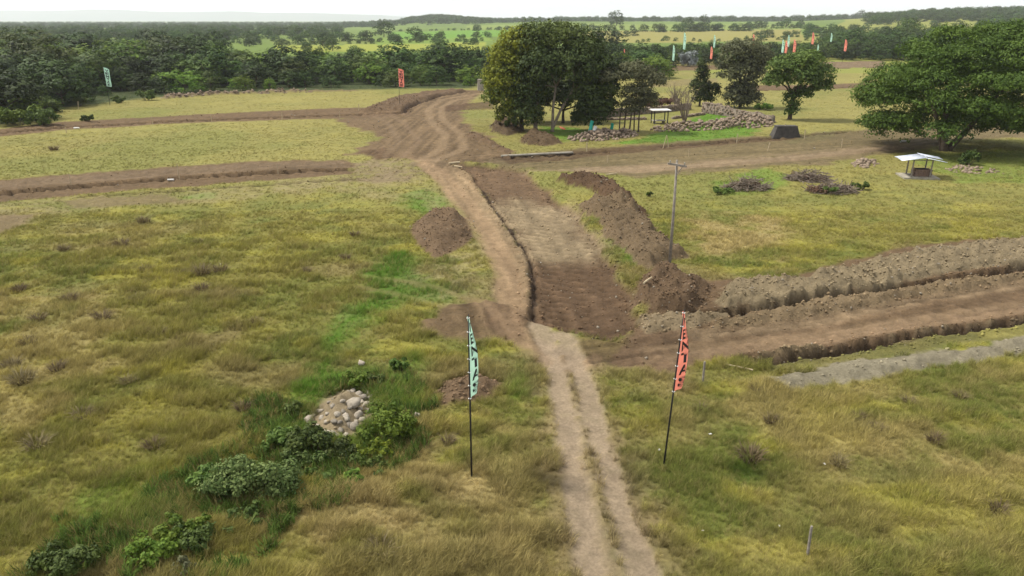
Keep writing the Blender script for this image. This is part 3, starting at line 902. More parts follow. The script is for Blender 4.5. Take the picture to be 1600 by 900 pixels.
def build_clods():
    protos = []
    for i in range(4):
        V, F = ico(1, 50 + i, 0.7, 0.5)
        me = np_mesh('clod', V, F); attr(me, 'tint', np.full(len(V), 0.5)); me.materials.append(M_CLOD)
        protos.append(bpy.data.objects.new('clod', me))
    n = 150000
    y = 24 + 130 * rng.uniform(0, 1, n) ** 1.6
    x = rng.uniform(-1, 1, n) * (0.78 * y)
    heap = np.zeros(n)
    heap_w = {8: .06}
    for hi_, (poly, hc, H, rag, clod, sh) in enumerate(HEAP[:-1]):
        heap = np.maximum(heap, sst(0.6, -0.2, sd_poly(x, y, poly)) * heap_w.get(hi_, 1))
    for line, hw, dep in TRENCH[:-1]:
        d, al = d_line(x, y, line)
        heap = np.maximum(heap, 0.6 * sst(1.4, 0.5, d))
    z, bare, col, leng = ground(x, y)
    d1, _ = d_line(x, y, RUT[0][0]); d2, _ = d_line(x, y, RUT[1][0])
    edge_ = np.maximum(sst(1.3, .2, np.abs(sd_poly(x, y, BED))) * .5, sst(0, 1, -sd_poly(x, y, BED)) * .10)
    p = np.clip(heap * 0.8 + 0.03 * bare + edge_, 0, 1) * (np.minimum(d1, d2) > 0.8)
    k = rng.uniform(0, 1, n) < p
    x, y, z, col = x[k], y[k], z[k], col[k]
    n = len(x)
    s = 0.022 + 0.075 * rng.uniform(0, 1, n) ** 4 + 0.0004 * y
    rot = rng.uniform(0, 6.28, (n, 3))
    c = col * rng.uniform(0.95, 1.6, n)[:, None]
    pale = rng.uniform(0, 1, n) < 0.05
    c[pale] = np.array((0.22, 0.19, 0.145))
    scatter('earth_clods', np.stack([x, y, z + s * 0.2], 1), rot, s, rng.integers(0, 4, n), c, protos, 'loose clods and stones of earth on the banks and heaps', 'earth clods')
build_clods()

# ------------------------------------------------------------------ trees and bushes
def leaves(clumps, per, size, seed, droop=0.2, aspect=0.6, align=0.8):
    """leaf faces gathered in clumps; clumps: rows of (x,y,z, radius, flatness, outward dir xyz, tint)"""
    r = np.random.default_rng(seed)
    cl = np.repeat(np.asarray(clumps, float), per, 0)
    n = len(cl)
    d = r.normal(0, 1, (n, 3)); d /= np.linalg.norm(d, axis=1)[:, None]
    rad = r.uniform(0, 1, n) ** 0.45
    off = d * (rad * cl[:, 3])[:, None]
    off[:, 2] *= cl[:, 4]
    c = cl[:, :3] + off
    nr = d * 0.8 + cl[:, 5:8] * align + r.normal(0, 0.55, (n, 3)) + np.array((0, 0, 0.45))
    nr /= np.linalg.norm(nr, axis=1)[:, None]
    t = np.cross(nr, r.normal(0, 1, (n, 3))); t /= np.linalg.norm(t, axis=1)[:, None] + 1e-9
    b = np.cross(nr, t)
    s = size * r.uniform(0.55, 1.3, n)
    a = t * s[:, None]; w = b * (s * aspect)[:, None]
    bend = nr * (s * droop)[:, None]
    V = np.stack([c - a - bend, c - w, c + a - bend, c + w], 1).reshape(-1, 3)
    F = np.arange(4 * n).reshape(n, 4)
    tint = np.clip(cl[:, 8] + r.normal(0, 0.16, n), 0, 1)
    return V, F, np.repeat(tint, 4)

def lobe_clumps(lobes, n, crad, seed, flat=0.6, inner=0.15):
    r = np.random.default_rng(seed)
    vol = np.array([(l[3] * l[4] + l[4] * l[5] + l[3] * l[5]) for l in lobes]); vol = vol / vol.sum()
    out = []
    which = r.choice(len(lobes), n, p=vol)
    lt = r.uniform(0.15, 0.85, len(lobes))
    for li in which:
        x, y, z, rx, ry, rz = lobes[li][:6]
        d = r.normal(0, 1, 3); d /= np.linalg.norm(d)
        if d[2] < -0.55:
            d[2] *= -0.6
        k = r.uniform(0.80, 1.04) if r.uniform() > inner else r.uniform(0.3, 0.8)
        tint = 0.45 * lt[li] + 0.55 * r.uniform(0, 1)
        if len(lobes[li]) > 6:
            tint = lobes[li][6] + r.normal(0, .15)  # given lobe tints paint in the light: mostly paler tops, darker undersides
        out.append((x + d[0] * rx * k, y + d[1] * ry * k, z + d[2] * rz * k, crad * r.uniform(0.6, 1.4), flat, d[0], d[1], d[2], tint))
    return out

def leaf_mesh(name, clumps, per, size, seed, **kw):
    V, F, T = leaves(clumps, per, size, seed, **kw)
    me = np_mesh(name, V, F)
    attr(me, 'tint', T)
    return me

def limbs(mb, base, fork, lobes, r0, seed, twigs=3, n=7):
    rr = random.Random(seed)
    b, f = Vector(base), Vector(fork)
    mid = b.lerp(f, 0.5) + Vector((rr.uniform(-.3, .3), rr.uniform(-.3, .3), 0)) * (f - b).length * 0.12
    mb.tube([b - Vector((0, 0, .3)), b + (mid - b) * 0.15, mid, f], [r0 * 1.5, r0 * 1.05, r0 * 0.85, r0 * 0.7], n)
    for l in lobes:
        c = Vector(l[:3])
        m = f.lerp(c, 0.5) + Vector((rr.uniform(-1, 1), rr.uniform(-1, 1), rr.uniform(-.2, .9))) * (c - f).length * 0.13
        mb.tube([f - (f - b) * 0.06, m, c], [r0 * 0.55, r0 * 0.38, r0 * 0.16], 6)
        for k in range(twigs):
            e = c + Vector((rr.uniform(-1, 1) * l[3], rr.uniform(-1, 1) * l[4], rr.uniform(-.5, .9) * l[5])) * 0.8
            s = m.lerp(c, rr.uniform(0, 1))
            mb.tube([s, s.lerp(e, .5) + Vector((0, 0, rr.uniform(-.2, .3))), e], [r0 * 0.2, r0 * 0.13, r0 * 0.04], 4)

def tree(name, label, cat, px, py, lobes, fork, r0, mat, bark, nclump, per, size, crad, seed, group=None, twigs=3, stems=None, flat=0.6, aspect=0.6, inner=0.15):
    """lobes and fork in metres from the foot of the tree"""
    x, y = G(px, py)
    t = thing(name, label, cat, (x, y, gz(x, y)), 0, group)
    mb = MB()
    if stems:
        for i, (sb, sf, sr) in enumerate(stems):
            near = sorted(lobes, key=lambda l: (Vector(l[:3]) - Vector(sf)).length)[:3]
            limbs(mb, sb, sf, near, sr, seed + i, twigs)
    else:
        limbs(mb, (0, 0, 0), fork, lobes, r0, seed, twigs)
    mb.build('trunk', bark, t, True)
    link('crown', leaf_mesh('crown', lobe_clumps(lobes, nclump, crad, seed, flat, inner), per, size, seed, aspect=aspect), mat, t)
    return t

F_DARK = foliage('dark_leaves', (0.030, 0.053, 0.013), (0.090, 0.122, 0.025), 0.2)
F_MID = foliage('mid_green_leaves', (0.047, 0.087, 0.017), (0.124, 0.180, 0.036), 0.25)
F_BRIGHT = foliage('bright_leaves', (0.056, 0.118, 0.015), (0.158, 0.235, 0.031), 0.3)
F_LIME = foliage('yellow_green_leaves', (0.036, 0.070, 0.010), (0.200, 0.245, 0.022), 0.25, 0.05)
F_GREY = foliage('grey_green_leaves', (0.057, 0.062, 0.030), (0.134, 0.138, 0.067), 0.2, 0.1)
F_SILVER = foliage('silver_leaves', (0.16, 0.18, 0.17), (0.30, 0.33, 0.32), 0.1, 0.05)
F_RUST = foliage('rusty_leaves', (0.10, 0.058, 0.035), (0.17, 0.105, 0.06), 0.2, 0.1)
F_WOOD = foliage('wood_leaves', (0.009, 0.022, 0.005), (0.060, 0.104, 0.018), 0.14, 0.5)
F_PLAIN = foliage('plain_tree_leaves', (0.033, 0.070, 0.015), (0.079, 0.126, 0.026), 0.22, 0.25)
F_ACACIA = foliage('feathery_leaves', (0.030, 0.067, 0.009), (0.094, 0.156, 0.022), 0.24, 0.05)
F_SPECK = foliage('speckled_leaves', (0.029, 0.066, 0.011), (0.165, 0.215, 0.068), 0.25, 0.1)

# the tall grove by the crossing
tree('broadleaf_tree', 'slender small tree at the left edge of the grove beside the dirt crossing', 'tree', 783, 192,
     [(-1.0, 0, 6.0, 1.9, 1.8, 2.2, .3), (1.0, -.6, 7.6, 1.9, 1.9, 2.0, .55), (-1.5, .5, 3.8, 1.4, 1.4, 1.6, .3), (.8, .3, 4.4, 1.6, 1.5, 1.8, .4)],
     (0.2, 0, 2.6), 0.14, F_LIME, M_BARK_PALE, 300, 16, 0.17, 0.65, 301, stems=[((-.4, 0, 0), (-.8, 0, 3.2), .10), ((.4, 0, 0), (.6, -.2, 3.5), .11)])
tree('broadleaf_tree', 'tall tree with yellow lime crown on the left of the grove by the crossing', 'tree', 815, 203,
     [(-2.6, 0, 10.0, 2.2, 2.2, 2.4, .85), (-.6, -.5, 12.2, 2.7, 2.5, 2.0, .95), (-3.4, -.4, 7.4, 2.0, 2.2, 2.2, .8), (-1.2, -1.4, 8.0, 2.4, 2.2, 2.6, .45),
      (-2.4, -1, 4.8, 2.2, 2.2, 2.4, .3), (1.2, -.6, 5.5, 2.2, 2.0, 2.6, .25), (1.6, 0, 10.2, 2.6, 2.4, 2.4, .5), (.2, -1.2, 3.2, 2.2, 1.8, 2.0, .2), (-1.8, -1.2, 2.4, 1.9, 1.7, 1.9, .35), (-3.2, -.6, 5.6, 1.7, 1.7, 1.9, .6), (1.4, -1.0, 1.8, 1.7, 1.5, 1.6, .2)],
     (-.3, 0, 3.5), 0.34, F_LIME, M_BARK, 1050, 18, 0.20, 0.8, 302)
tree('broadleaf_tree', 'tallest tree of the grove with dense dark crown and sunlit-tinted top by the crossing', 'tree', 861, 206,
     [(-2.2, .8, 12.2, 3.2, 3.0, 2.6, .65), (1.2, .8, 12.9, 3.2, 3.0, 2.1, .8), (4.2, .4, 11.2, 3.0, 2.8, 2.8, .4), (6.0, .2, 8.4, 3.0, 2.8, 2.8, .25), (-1.4, -.8, 9.2, 3.4, 3.0, 3.0, .2),
      (2.6, -1.4, 9.0, 3.2, 3.0, 2.8, .3), (4.6, .2, 5.4, 2.8, 2.6, 2.6, .25), (-3.0, .6, 6.4, 2.8, 2.8, 3.0, .15), (7.4, .6, 6.0, 2.2, 2.2, 2.0, .3), (6.0, .5, 3.2, 2.4, 2.4, 2.0, .2), (-3.4, -.4, 3.0, 2.2, 2.0, 2.4, .2), (7.2, .4, 3.6, 2.0, 2.0, 2.0, .3), (5.4, 1.4, 2.0, 2.4, 2.0, 1.8, .2)],
     (1.8, 0, 5.2), 0.30, F_DARK, M_BARK_PALE, 1900, 18, 0.21, 0.9, 303, stems=[((0, 0, 0), (3.2, 0, 6.2), .22), ((.2, 0, 0), (.6, .2, 6.6), .22), ((-2.2, 1, 0), (-1.8, .8, 6), .3)])
tree('broadleaf_tree', 'low dark tree filling the shade behind the leaning pale trunk', 'tree', 880, 192,
     [(-2, .5, 4.4, 3.0, 2.6, 3.2, .2), (2, .5, 4.0, 3.0, 2.6, 3.0, .2), (4.5, .8, 3.2, 2.4, 2.2, 2.4, .25), (-4.4, .8, 3.6, 2.4, 2.2, 2.6, .2)],
     (0, 0, 2), 0.25, F_DARK, M_BARK, 620, 16, 0.22, 0.85, 304)
tree('broadleaf_tree', 'small spreading tree on several thin stems in front of the stone wall', 'tree', 983, 207,
     [(-3.0, 0, 7.6, 2.4, 2.2, 1.2, .5), (.4, 0, 8.4, 2.6, 2.4, 1.3, .6), (2.8, 0, 7.2, 2.0, 2.0, 1.2, .5), (.8, -.4, 5.4, 2.4, 1.8, 1.6, .4), (.2, -.5, 3.6, 2.0, 1.5, 1.3, .3), (2.4, 0, 4.4, 1.5, 1.4, 1.3, .4)],
     (0, 0, 4), 0.16, F_GREY, M_BARK, 620, 16, 0.16, 0.7, 305, twigs=5,
     stems=[((-1.4, 0, 0), (-1.2, 0, 4), .10), ((-.7, .2, 0), (-.5, 0, 4.4), .11), ((0, -.1, 0), (0.2, 0, 4), .12), ((.7, .1, 0), (.8, 0, 4.6), .10), ((1.3, 0, 0), (1.5, 0, 4.4), .11)])
tree('broadleaf_tree', 'dark pointed tree behind the corner of the stone wall', 'tree', 1093, 166,
     [(0, 0, 5.6, 1.2, 1.2, 2.0, .2), (-.3, 0, 3.4, 1.9, 1.7, 1.9, .2), (1.8, 0, 2.9, 1.7, 1.5, 1.6, .25), (.6, 0, 1.6, 2.2, 1.8, 1.4, .15), (-.1, 0, 7.2, .7, .7, 1.1, .25)],
     (0, 0, 2), 0.2, F_DARK, M_BARK, 420, 15, 0.19, 0.6, 306)
tree('broadleaf_tree', 'shaggy grey green tree standing left of the two in the back field', 'tree', 1156, 168,
     [(-1.8, 0, 9.4, 3.0, 2.6, 2.2, .65), (2.0, 0, 9.2, 3.0, 2.6, 2.2, .6), (0, -.4, 10.4, 2.8, 2.6, 1.6, .8), (-2.8, 0, 6.2, 2.2, 2.2, 2.6, .55), (2.6, 0, 5.8, 2.0, 2.0, 2.6, .4), (0, -1, 6.4, 2.4, 2.0, 2.8, .45),
      (.4, -.6, 3.0, 2.6, 2.2, 2.4, .25), (-1.2, -.4, 2.6, 2.2, 2.0, 2.0, .3), (4.0, .2, 8.2, 1.6, 1.6, 1.4, .5), (1.6, -.6, 1.6, 2.2, 1.8, 1.6, .2), (-1.0, -1, 1.2, 2.0, 1.8, 1.4, .25)],
     (0, 0, 3), 0.32, F_GREY, M_BARK, 900, 16, 0.22, 0.85, 307, twigs=5)
tree('broadleaf_tree', 'round topped tree with dark vine wrapped trunk right of the shaggy one', 'tree', 1234, 187,
     [(-1.8, 0, 8.0, 2.6, 2.4, 1.9, .5), (1.4, 0, 8.8, 2.8, 2.6, 1.9, .65), (3.9, 0, 7.0, 2.2, 2.2, 1.8, .5), (-3.0, 0, 6.2, 1.6, 1.6, 1.4, .4), (1.0, -.8, 6.6, 3.0, 2.4, 1.8, .35), (4.6, 0, 5.2, 1.5, 1.5, 1.2, .4),
      (0, 0, 3.4, 1.2, 1.1, 1.5, .1), (1.6, 0, 4.2, 1.4, 1.2, 1.3, .15), (0.1, 0, 1.6, .8, .8, 1.1, .1)],
     (0.2, 0, 3.4), 0.34, F_MID, M_BARK, 800, 16, 0.20, 0.75, 308)
# the huge feathery tree at the right
lb = []
r_ = random.Random(5)
for ring, (rad, zz, nn) in enumerate(((3.2, 12.9, 6), (6.2, 11.4, 10), (8.6, 8.6, 13), (9.6, 5.8, 14), (9.0, 3.0, 15), (5.0, 8.6, 7), (4.4, 5.0, 6))):
    for k in range(nn):
        a = 2 * math.pi * (k + r_.uniform(-.25, .25)) / nn + ring
        if zz < 4 and -2.1 < a % (2 * math.pi) - 2 * math.pi < -1.0:
            zz_, rad_ = 4.4, rad * .8
        else:
            zz_, rad_ = zz, rad
        lb.append((2.6 + rad_ * math.cos(a) * r_.uniform(.88, 1.1) * 1.1, 1 + rad_ * math.sin(a) * .9, zz_ + r_.uniform(-.8, .8), r_.uniform(2.2, 3.3), r_.uniform(2.2, 3.0), r_.uniform(1.1, 1.8)))
big = tree('broad_spreading_tree', 'huge spreading feathery green tree beside the small roofed well', 'tree', 1475, 236, lb, (0.4, 0, 4.2), 0.55, F_ACACIA, M_BARK, 5800, 20, 0.19, 0.95, 309,
     twigs=2, flat=0.45, aspect=0.42, stems=[((0, 0, 0), (-.6, .3, 5.2), .42), ((.4, .1, 0), (4.4, -.4, 6.2), .36), ((-.1, .2, 0), (-2.6, .6, 6.4), .28)])

# prototypes for the woods: eight kinds, copied with shared meshes
def wood_proto(i, mat, h, seed):
    rr = random.Random(seed)
    lobes = [(0, 0, h * .62, h * .34, h * .34, h * .34)]
    nl = rr.randint(4, 7)
    for k in range(nl):
        a = k * 6.28 / nl + rr.uniform(-.4, .4); d = rr.uniform(0.6, 1) * h * 0.36
        lobes.append((d * math.cos(a), d * math.sin(a), h * rr.uniform(0.34, 0.66), h * rr.uniform(.18, .27), h * rr.uniform(.18, .27), h * rr.uniform(.17, .24)))
    for k in range(4):
        a = k * 1.57 + rr.uniform(0, .6); d = h * 0.34
        lobes.append((d * math.cos(a), d * math.sin(a), h * rr.uniform(.14, .24), h * .2, h * .2, h * .17))
    cme = leaf_mesh('crown', lobe_clumps(lobes, 260, h * 0.062, seed, 0.75, 0.03), 12, h * 0.026, seed, align=2.2)
    cme.materials.append(mat)
    mb = MB(); limbs(mb, (0, 0, 0), (0, 0, h * .3), lobes[:5], h * .022, seed, 1, 5)
    tme = mb.mesh('trunk', True); tme.materials.append(M_BARK)
    return tme, cme
PROTO = [wood_proto(i, [F_WOOD, F_WOOD, F_MID, F_WOOD, F_BRIGHT, F_WOOD, F_DARK, F_WOOD][i], 8.0, 900 + i) for i in range(8)]
PROTO_PLAIN = [wood_proto(i, F_PLAIN, 8.0, 950 + i) for i in range(4)]

def plant_tree(protos, i, x, y, z, h, label, group, name='wood_tree', wide=1.0):
    t = thing(name, label, 'tree', (x, y, z), random.uniform(0, 6.28), group)
    s = h / 8.0
    t.scale = (s * wide, s * wide, s)
    tm, cm = protos[i % len(protos)]
    link('trunk', tm, None, t); link('crown', cm, None, t)
    return t

def inside(x, y, poly):
    return sd_poly(np.array([x], float), np.array([y], float), poly)[0] < 0

WOODS = []     # (x, y, height)
step = 6.0
yy = 120.0
EDGE = GP([(-260, 205), (0, 197), (70, 190), (110, 166), (250, 150), (480, 141), (640, 137), (748, 136), (790, 140)])
ex = np.array([p[0] / p[1] for p in EDGE]); ey = np.array([p[1] for p in EDGE])
while yy < 380:
    half = yy * 0.9
    xx = -half
    while xx < yy * 0.9:
        x = xx + random.uniform(-.5, .5) * step; y = yy + random.uniform(-.5, .5) * step
        a = x / y
        h = None
        nn = float(fbm(np.array([x]), np.array([y]), 40, 70, 3)[0])
        if a < -0.02:
            front = float(np.interp(a, ex, ey)) + 3.5
            back = (203 + 22 * nn) if a > -.34 else (226 + 50 * nn)
            if front < y < back:
                h = 3.6 + 2.6 * sst(0, 25, y - front) + 4.2 * (nn - .45) + (2.6 if a < -.4 else 0) * sst(5, 40, y - front) + random.uniform(-1.6, 1.4) + (random.uniform(1.5, 4) if random.random() < .12 else 0)
                h -= 0.8 * sst(215, 260, y)
        elif a < 0.19:
            if 205 < y < 300:
                h = 6.0 + 5 * (nn - .4) + random.uniform(-1, 1)
        elif a < 0.40:
            if 262 < y < 370 and nn > 0.34:
                h = 4.6 + 5 * (nn - .4) + random.uniform(-1, 1.4) - 1.6 * sst(300, 262, y)
        elif a < 0.9:
            if 205 + (98 if a < .56 else -20) < y < 375:
                h = 7.2 + 7 * (nn - .4) + random.uniform(-1, 1.5)
                if a < .5:
                    h *= 0.8
        if h is not None and h > 2:
            WOODS.append((x, y, max(h, 2.6)))
        xx += step * (1 + 0.0012 * yy)
    yy += step * 1.05
WOODS.sort(key=lambda w: w[1] - 2.0 * w[2])
near_w = [w for w in WOODS if abs(w[0]) < w[1] * 0.74 + 4][:290]
near_set = set(near_w)
for i, (x, y, h) in enumerate(near_w):
    a = x / y
    if a < -0.02:
        where = 'left of the lone mint flag' if a < -.485 else ('mid left before the tall leafy tree' if a < -.36 else ('right of the tall leafy tree' if a < -.2 else 'near the coral flag and the grove'))
        row = 'lowest edge row tree of the left wood' if y - float(np.interp(a, ex, ey)) < 14 else (('tall' if h > 7.6 else 'low') + (' inner tree of the left wood' if y < 200 else ' middle depth tree of the left wood' if y < 225 else ' back row tree of the left wood'))
        lab, grp = row + ' ' + where, 'trees of the wood behind the left fields'
    elif a < 0.19:
        lab, grp = ('tall' if h > 6.5 else 'low') + ' green tree of the wood behind the grove, ' + ('left of the tall dark crown' if a < .06 else 'right of the tall dark crown'), 'trees of the wood behind the grove'
    elif a < 0.40:
        lab, grp = 'low bushy tree of the thicket around the distant flags', 'trees of the thicket by the distant flags'
    else:
        lab, grp = ('tall' if h > 7.5 else 'low') + ' full tree of the wood behind the right back field, ' + ('left of the huge tree' if a < .5 else 'behind the huge tree'), 'trees of the wood behind the right field'
    plant_tree(PROTO, random.randrange(8), x, y, -0.2, h, lab, grp, 'wood_tree', random.uniform(1.0, 1.75))

# far crowns are scattered from these
far_protos = []
for tm, cm in PROTO[:4] + PROTO_PLAIN:
    far_protos.append(bpy.data.objects.new('far_crown', cm))
rest = [w for w in WOODS if w not in near_set]
pts = [(x, y, -0.2) for x, y, h in rest]; hs = [h / 8.0 for x, y, h in rest]; ids = [random.randrange(4) for _ in rest]
def far_tree(x, y, h, k=None):
    pts.append((x, y, float(far_z(np.array([x]), np.array([y]))[0]) - h * 0.12)); hs.append(h / 8.0); ids.append(random.randrange(4, 8) if k is None else k)
# hedgerows between the farm fields: pixel runs of the photograph traced on the land
def hedge(p0, p1, gap, h0, h1, wob=2.0):
    a = Vector(G(*p0)); b = Vector(G(*p1)); L = (b - a).length
    n = int(L / gap)
    for i in range(n):
        if random.random() < 0.12:
            continue
        q = a.lerp(b, (i + random.uniform(-.3, .3)) / max(n, 1))
        if q.y < 380:
            continue
        far_tree(q.x + random.uniform(-wob, wob), q.y + random.uniform(-wob, wob) * 3, random.uniform(h0, h1))
hedge((430, 70), (760, 64), 5, 1.5, 4, 3)
hedge((600, 61), (760, 56), 5, 1.5, 3, 3)
hedge((300, 66), (700, 62), 8, 4, 10, 8)
hedge((610, 49), (900, 46), 7, 2, 4, 6)
hedge((1015, 50), (1175, 48), 5, 7, 11, 5)
hedge((1180, 45), (1260, 43), 8, 5, 9, 6)
hedge((880, 66), (1260, 63), 7, 2, 5, 6)
hedge((1120, 42), (1260, 40), 12, 7, 12, 10)
hedge((0, 75), (420, 68), 7, 5, 11, 14)
hedge((0, 62), (500, 60), 7, 6, 11, 25)
hedge((0, 70), (240, 66), 6, 6, 11, 12)
for p0, p1, gp, a_, b_ in (((740, 48), (1000, 47), 9, 4, 9), ((900, 57), (1000, 56), 7, 4, 8), ((1180, 58), (1330, 56), 6, 5, 9), ((1250, 52), (1560, 50), 8, 7, 12)):
    hedge(p0, p1, gp, a_, b_, 5)
# distant tree lines
for k in range(5200):
    a = random.uniform(-0.95, 0.95)
    y = random.uniform(900, 3600)
    if a < -0.22:
        y = random.uniform(700, 3800); h = random.uniform(8, 12.5)
    elif a < 0.02:
        if y < 1500: continue
        h = random.uniform(9, 15)
    elif a < 0.45:
        if y < 1650: continue
        h = random.uniform(10, 16)
    else:
        y = random.uniform(600, 2200); h = random.uniform(9, 14)
        if y < 900 and a < .6: continue
    far_tree(a * y, y, h)
for k in range(330):                 # the wooded knoll
    x = random.gauss(-185, 80); y = random.gauss(1850, 130)
    far_tree(x, y, random.uniform(8, 13))
for k in range(200):
    a = random.uniform(0.40, 0.95); y = random.uniform(375, 600)
    far_tree(a * y, y, random.uniform(8, 12))
n = len(pts)
scatter('far_woods', np.array(pts), np.stack([np.zeros(n), np.zeros(n), rng.uniform(0, 6.28, n)], 1),
        np.stack([np.array(hs) * rng.uniform(1.0, 1.5, n), np.array(hs) * rng.uniform(1.0, 1.5, n), np.array(hs)], 1), ids, np.ones((n, 3)), far_protos,
        'distant woods, hedgerows and tree lines across the plain to the horizon', 'woods')

# scattered trees standing in the farm fields behind the left wood
for k in range(75):
    a = random.uniform(-.78, -.03); y = 232 + 420 * random.random() ** 1.5
    far_in = 'left of the tall leafy tree' if a < -.36 else ('right of the tall leafy tree' if a < -.17 else 'before the lime green field')
    h = random.uniform(3.5, 7.5) + (3 if a < -.36 else 0)
    plant_tree(PROTO_PLAIN, random.randrange(4), a * y, y, -.2, h, ('tall' if h > 7 else 'low') + ' loose tree behind the wood ' + far_in, 'trees scattered in the fields behind the left wood', 'field_tree', random.uniform(1.0, 1.5))

# single trees that stand out beyond the wood
for (px, py, top, lab, nm) in [
    (340, 92, 44, 'tall leafy tree rising above the left wood near its middle', 0), (318, 94, 52, 'rounded tree just left of the tall one above the wood', 1),
    (45, 95, 38, 'tallest loose crowned tree above the wood at the far left', 2), (70, 90, 50, 'broad tree right of the tallest one at the far left', 3),
    (505, 73, 48, 'single bushy tree in front of the yellow field strip', 0), (600, 58, 28, 'tall tree before the low wooded knoll', 1), (650, 66, 40, 'wide tree beside the lime green field', 2),
    (575, 66, 46, 'pale tree on the edge of the long green strip', 3), (690, 62, 47, 'thin tree standing in the lime green field', 0), (745, 60, 48, 'small tree at the right end of the lime green field', 1),
    (963, 40, 15, 'flat topped tree poking above the horizon behind the grove', 2), (1075, 44, 25, 'dark round tree above the hedge clump in the far field', 3),
    (1228, 44, 27, 'umbrella shaped tree at the edge of the far field', 0), (1185, 45, 30, 'spreading tree left of the umbrella shaped one', 1),
    (1415, 70, 24, 'very dark tall tree behind the right hand back field', 2), (1385, 76, 40, 'rounded tree left of the very dark one', 3), (1345, 30, 7, 'lone open tree on the skyline at the right', 0),
    (945, 92, 38, 'tree whose crown shows just right of the tall grove', 1), (1100, 40, 22, 'tree on the skyline above the hedge clump', 2),
    (1330, 84, 43, 'full rounded tree above the rightmost distant flag', 1)]:
    x, y = G(px, py)
    z = float(far_z(np.array([x]), np.array([y]))[0])
    h = min(top_z(px, top, y) - z + 0.4, 26)
    plant_tree(PROTO_PLAIN if py < 70 else PROTO, nm, x, y, z - .2, h, lab, None, 'plain_tree', 1.15)

# ------------------------------------------------------------------ bushes
def bush(px, py, w, h, mat, label, seed, group=None, n=60, per=22, size=0.09, name='bush', cat='bush', lobes=None):
    if py > 500:
        w *= 1.12; h *= 1.3; n = int(n * 1.3)
    x, y = G(px, py)
    t = thing(name, label, cat, (x, y, gz(x, y)), 0, group)
    rr = random.Random(seed)
    if lobes is None:
        lobes = [(rr.uniform(-.75, .75) * w, rr.uniform(-.55, .55) * w, h * rr.uniform(.22, .75), w * rr.uniform(.16, .38), w * rr.uniform(.16, .34), h * rr.uniform(.18, .36)) for k in range(10)]
    mb = MB()
    for l in lobes:
        mb.tube([(l[0] * .15, l[1] * .15, -.1), (l[0] * .6, l[1] * .6, l[2] * .5), l[:3]], [.03, .022, .01], 5)
    mb.build('stems', M_BARK, t)
    link('foliage', leaf_mesh('foliage', lobe_clumps(lobes, n, max(w, h) * 0.15, seed, 0.9, 0.35), per, size, seed), mat, t)
    return t
B = bush
B(606, 684, 1.05, .95, F_BRIGHT, 'dense green bush right of the river stone heap', 401, n=100, per=26, size=.07)
B(588, 712, .6, .5, F_LIME, 'pale yellow green bush below the dense one by the stones', 402, n=60, per=24, size=.06)
B(490, 712, .8, .8, F_DARK, 'dark leafy bush in front of the river stone heap', 403, n=90, per=24, size=.07)
B(462, 648, .55, .5, F_MID, 'small bush left of the river stone heap', 404, n=50, per=22, size=.07)
B(558, 606, .42, .6, F_BRIGHT, 'upright leafy plant behind the river stone heap', 405, n=40, per=22, size=.07)
B(625, 578, .4, .45, F_MID, 'low round bush in the grass behind the stones', 406, n=40, per=22, size=.07)
B(408, 764, 1.45, 1.15, F_SPECK, 'widest bush with pale speckled leaves in the left foreground', 407, n=210, per=28, size=.065)
B(345, 764, .75, .7, F_MID, 'green bush at the left side of the widest speckled bush', 408, n=80, per=26, size=.07)
B(552, 758, .42, .42, F_BRIGHT, 'tufty bright green bush right of the widest speckled bush', 409, n=46, per=24, size=.06)
B(500, 752, .5, .4, F_MID, 'low bush between the speckled bush and the tufty one', 410, n=46, per=24, size=.06)
B(245, 872, .85, .6, F_BRIGHT, 'vivid green fern like bush in the lower left corner area', 411, n=100, per=28, size=.06)
B(320, 852, .85, .65, F_DARK, 'dark bush beside the vivid green fern like one', 412, n=90, per=26, size=.06)
B(290, 905, .45, .4, F_GREY, 'small pale bush at the lower picture edge', 413, n=40, per=22, size=.06)
B(110, 895, .9, .6, F_DARK, 'spreading dark shrub in the lower left corner', 414, n=90, per=26, size=.06)
B(385, 818, .5, .4, F_DARK, 'low shrub below the widest speckled bush', 415, n=50, per=24, size=.06)
B(455, 700, .9, .6, F_MID, 'low spreading bush left below the river stone heap', 438, n=90, per=24, size=.07)
B(535, 716, .8, .45, F_DARK, 'dark low undergrowth bush below the river stones', 439, n=80, per=24, size=.07)
B(570, 735, .7, .35, F_MID, 'low green undergrowth below the pale yellow bush', 440, n=70, per=24, size=.07)
B(470, 735, .8, .5, F_SPECK, 'speckled bush between the widest one and the stones', 441, n=80, per=26, size=.065)
B(285, 850, .7, .6, F_BRIGHT, 'yellowish bush between the vivid and the dark foreground bushes', 442, n=80, per=26, size=.06)
B(590, 600, .5, .4, F_DARK, 'dark low plant just behind the top of the stones', 443, n=50, per=22, size=.07)
B(30, 196, 3.0, 2.8, F_BRIGHT, 'light green shrub nearest the left frame before the wood', 420, n=170, per=20, size=.2)
B(72, 196, 3.0, 2.6, F_MID, 'green shrub beside the lighter one at the left wood edge', 421, n=170, per=20, size=.2)
B(44, 184, 3.0, 3.2, F_BRIGHT, 'tall pale shrub at the left wood edge', 422, n=170, per=20, size=.2)
B(137, 190, 1.0, 1.1, F_DARK, 'small dark round bush in the upper left field', 423, n=60, per=18, size=.15)
B(125, 166, 1.4, 1.8, F_MID, 'round bush at the wood edge left of the mint flag', 424, n=60, per=18, size=.18)
B(188, 161, 1.3, 1.5, F_MID, 'round bush at the wood edge right of the mint flag', 425, n=60, per=18, size=.18)
B(230, 157, 2.0, 2.0, F_MID, 'wide bush at the wood edge by the stony bank', 426, n=80, per=18, size=.18)
B(1193, 172, 1.7, 1.2, F_BRIGHT, 'low round green bush between the two back field trees', 427, n=80, per=18, size=.16)
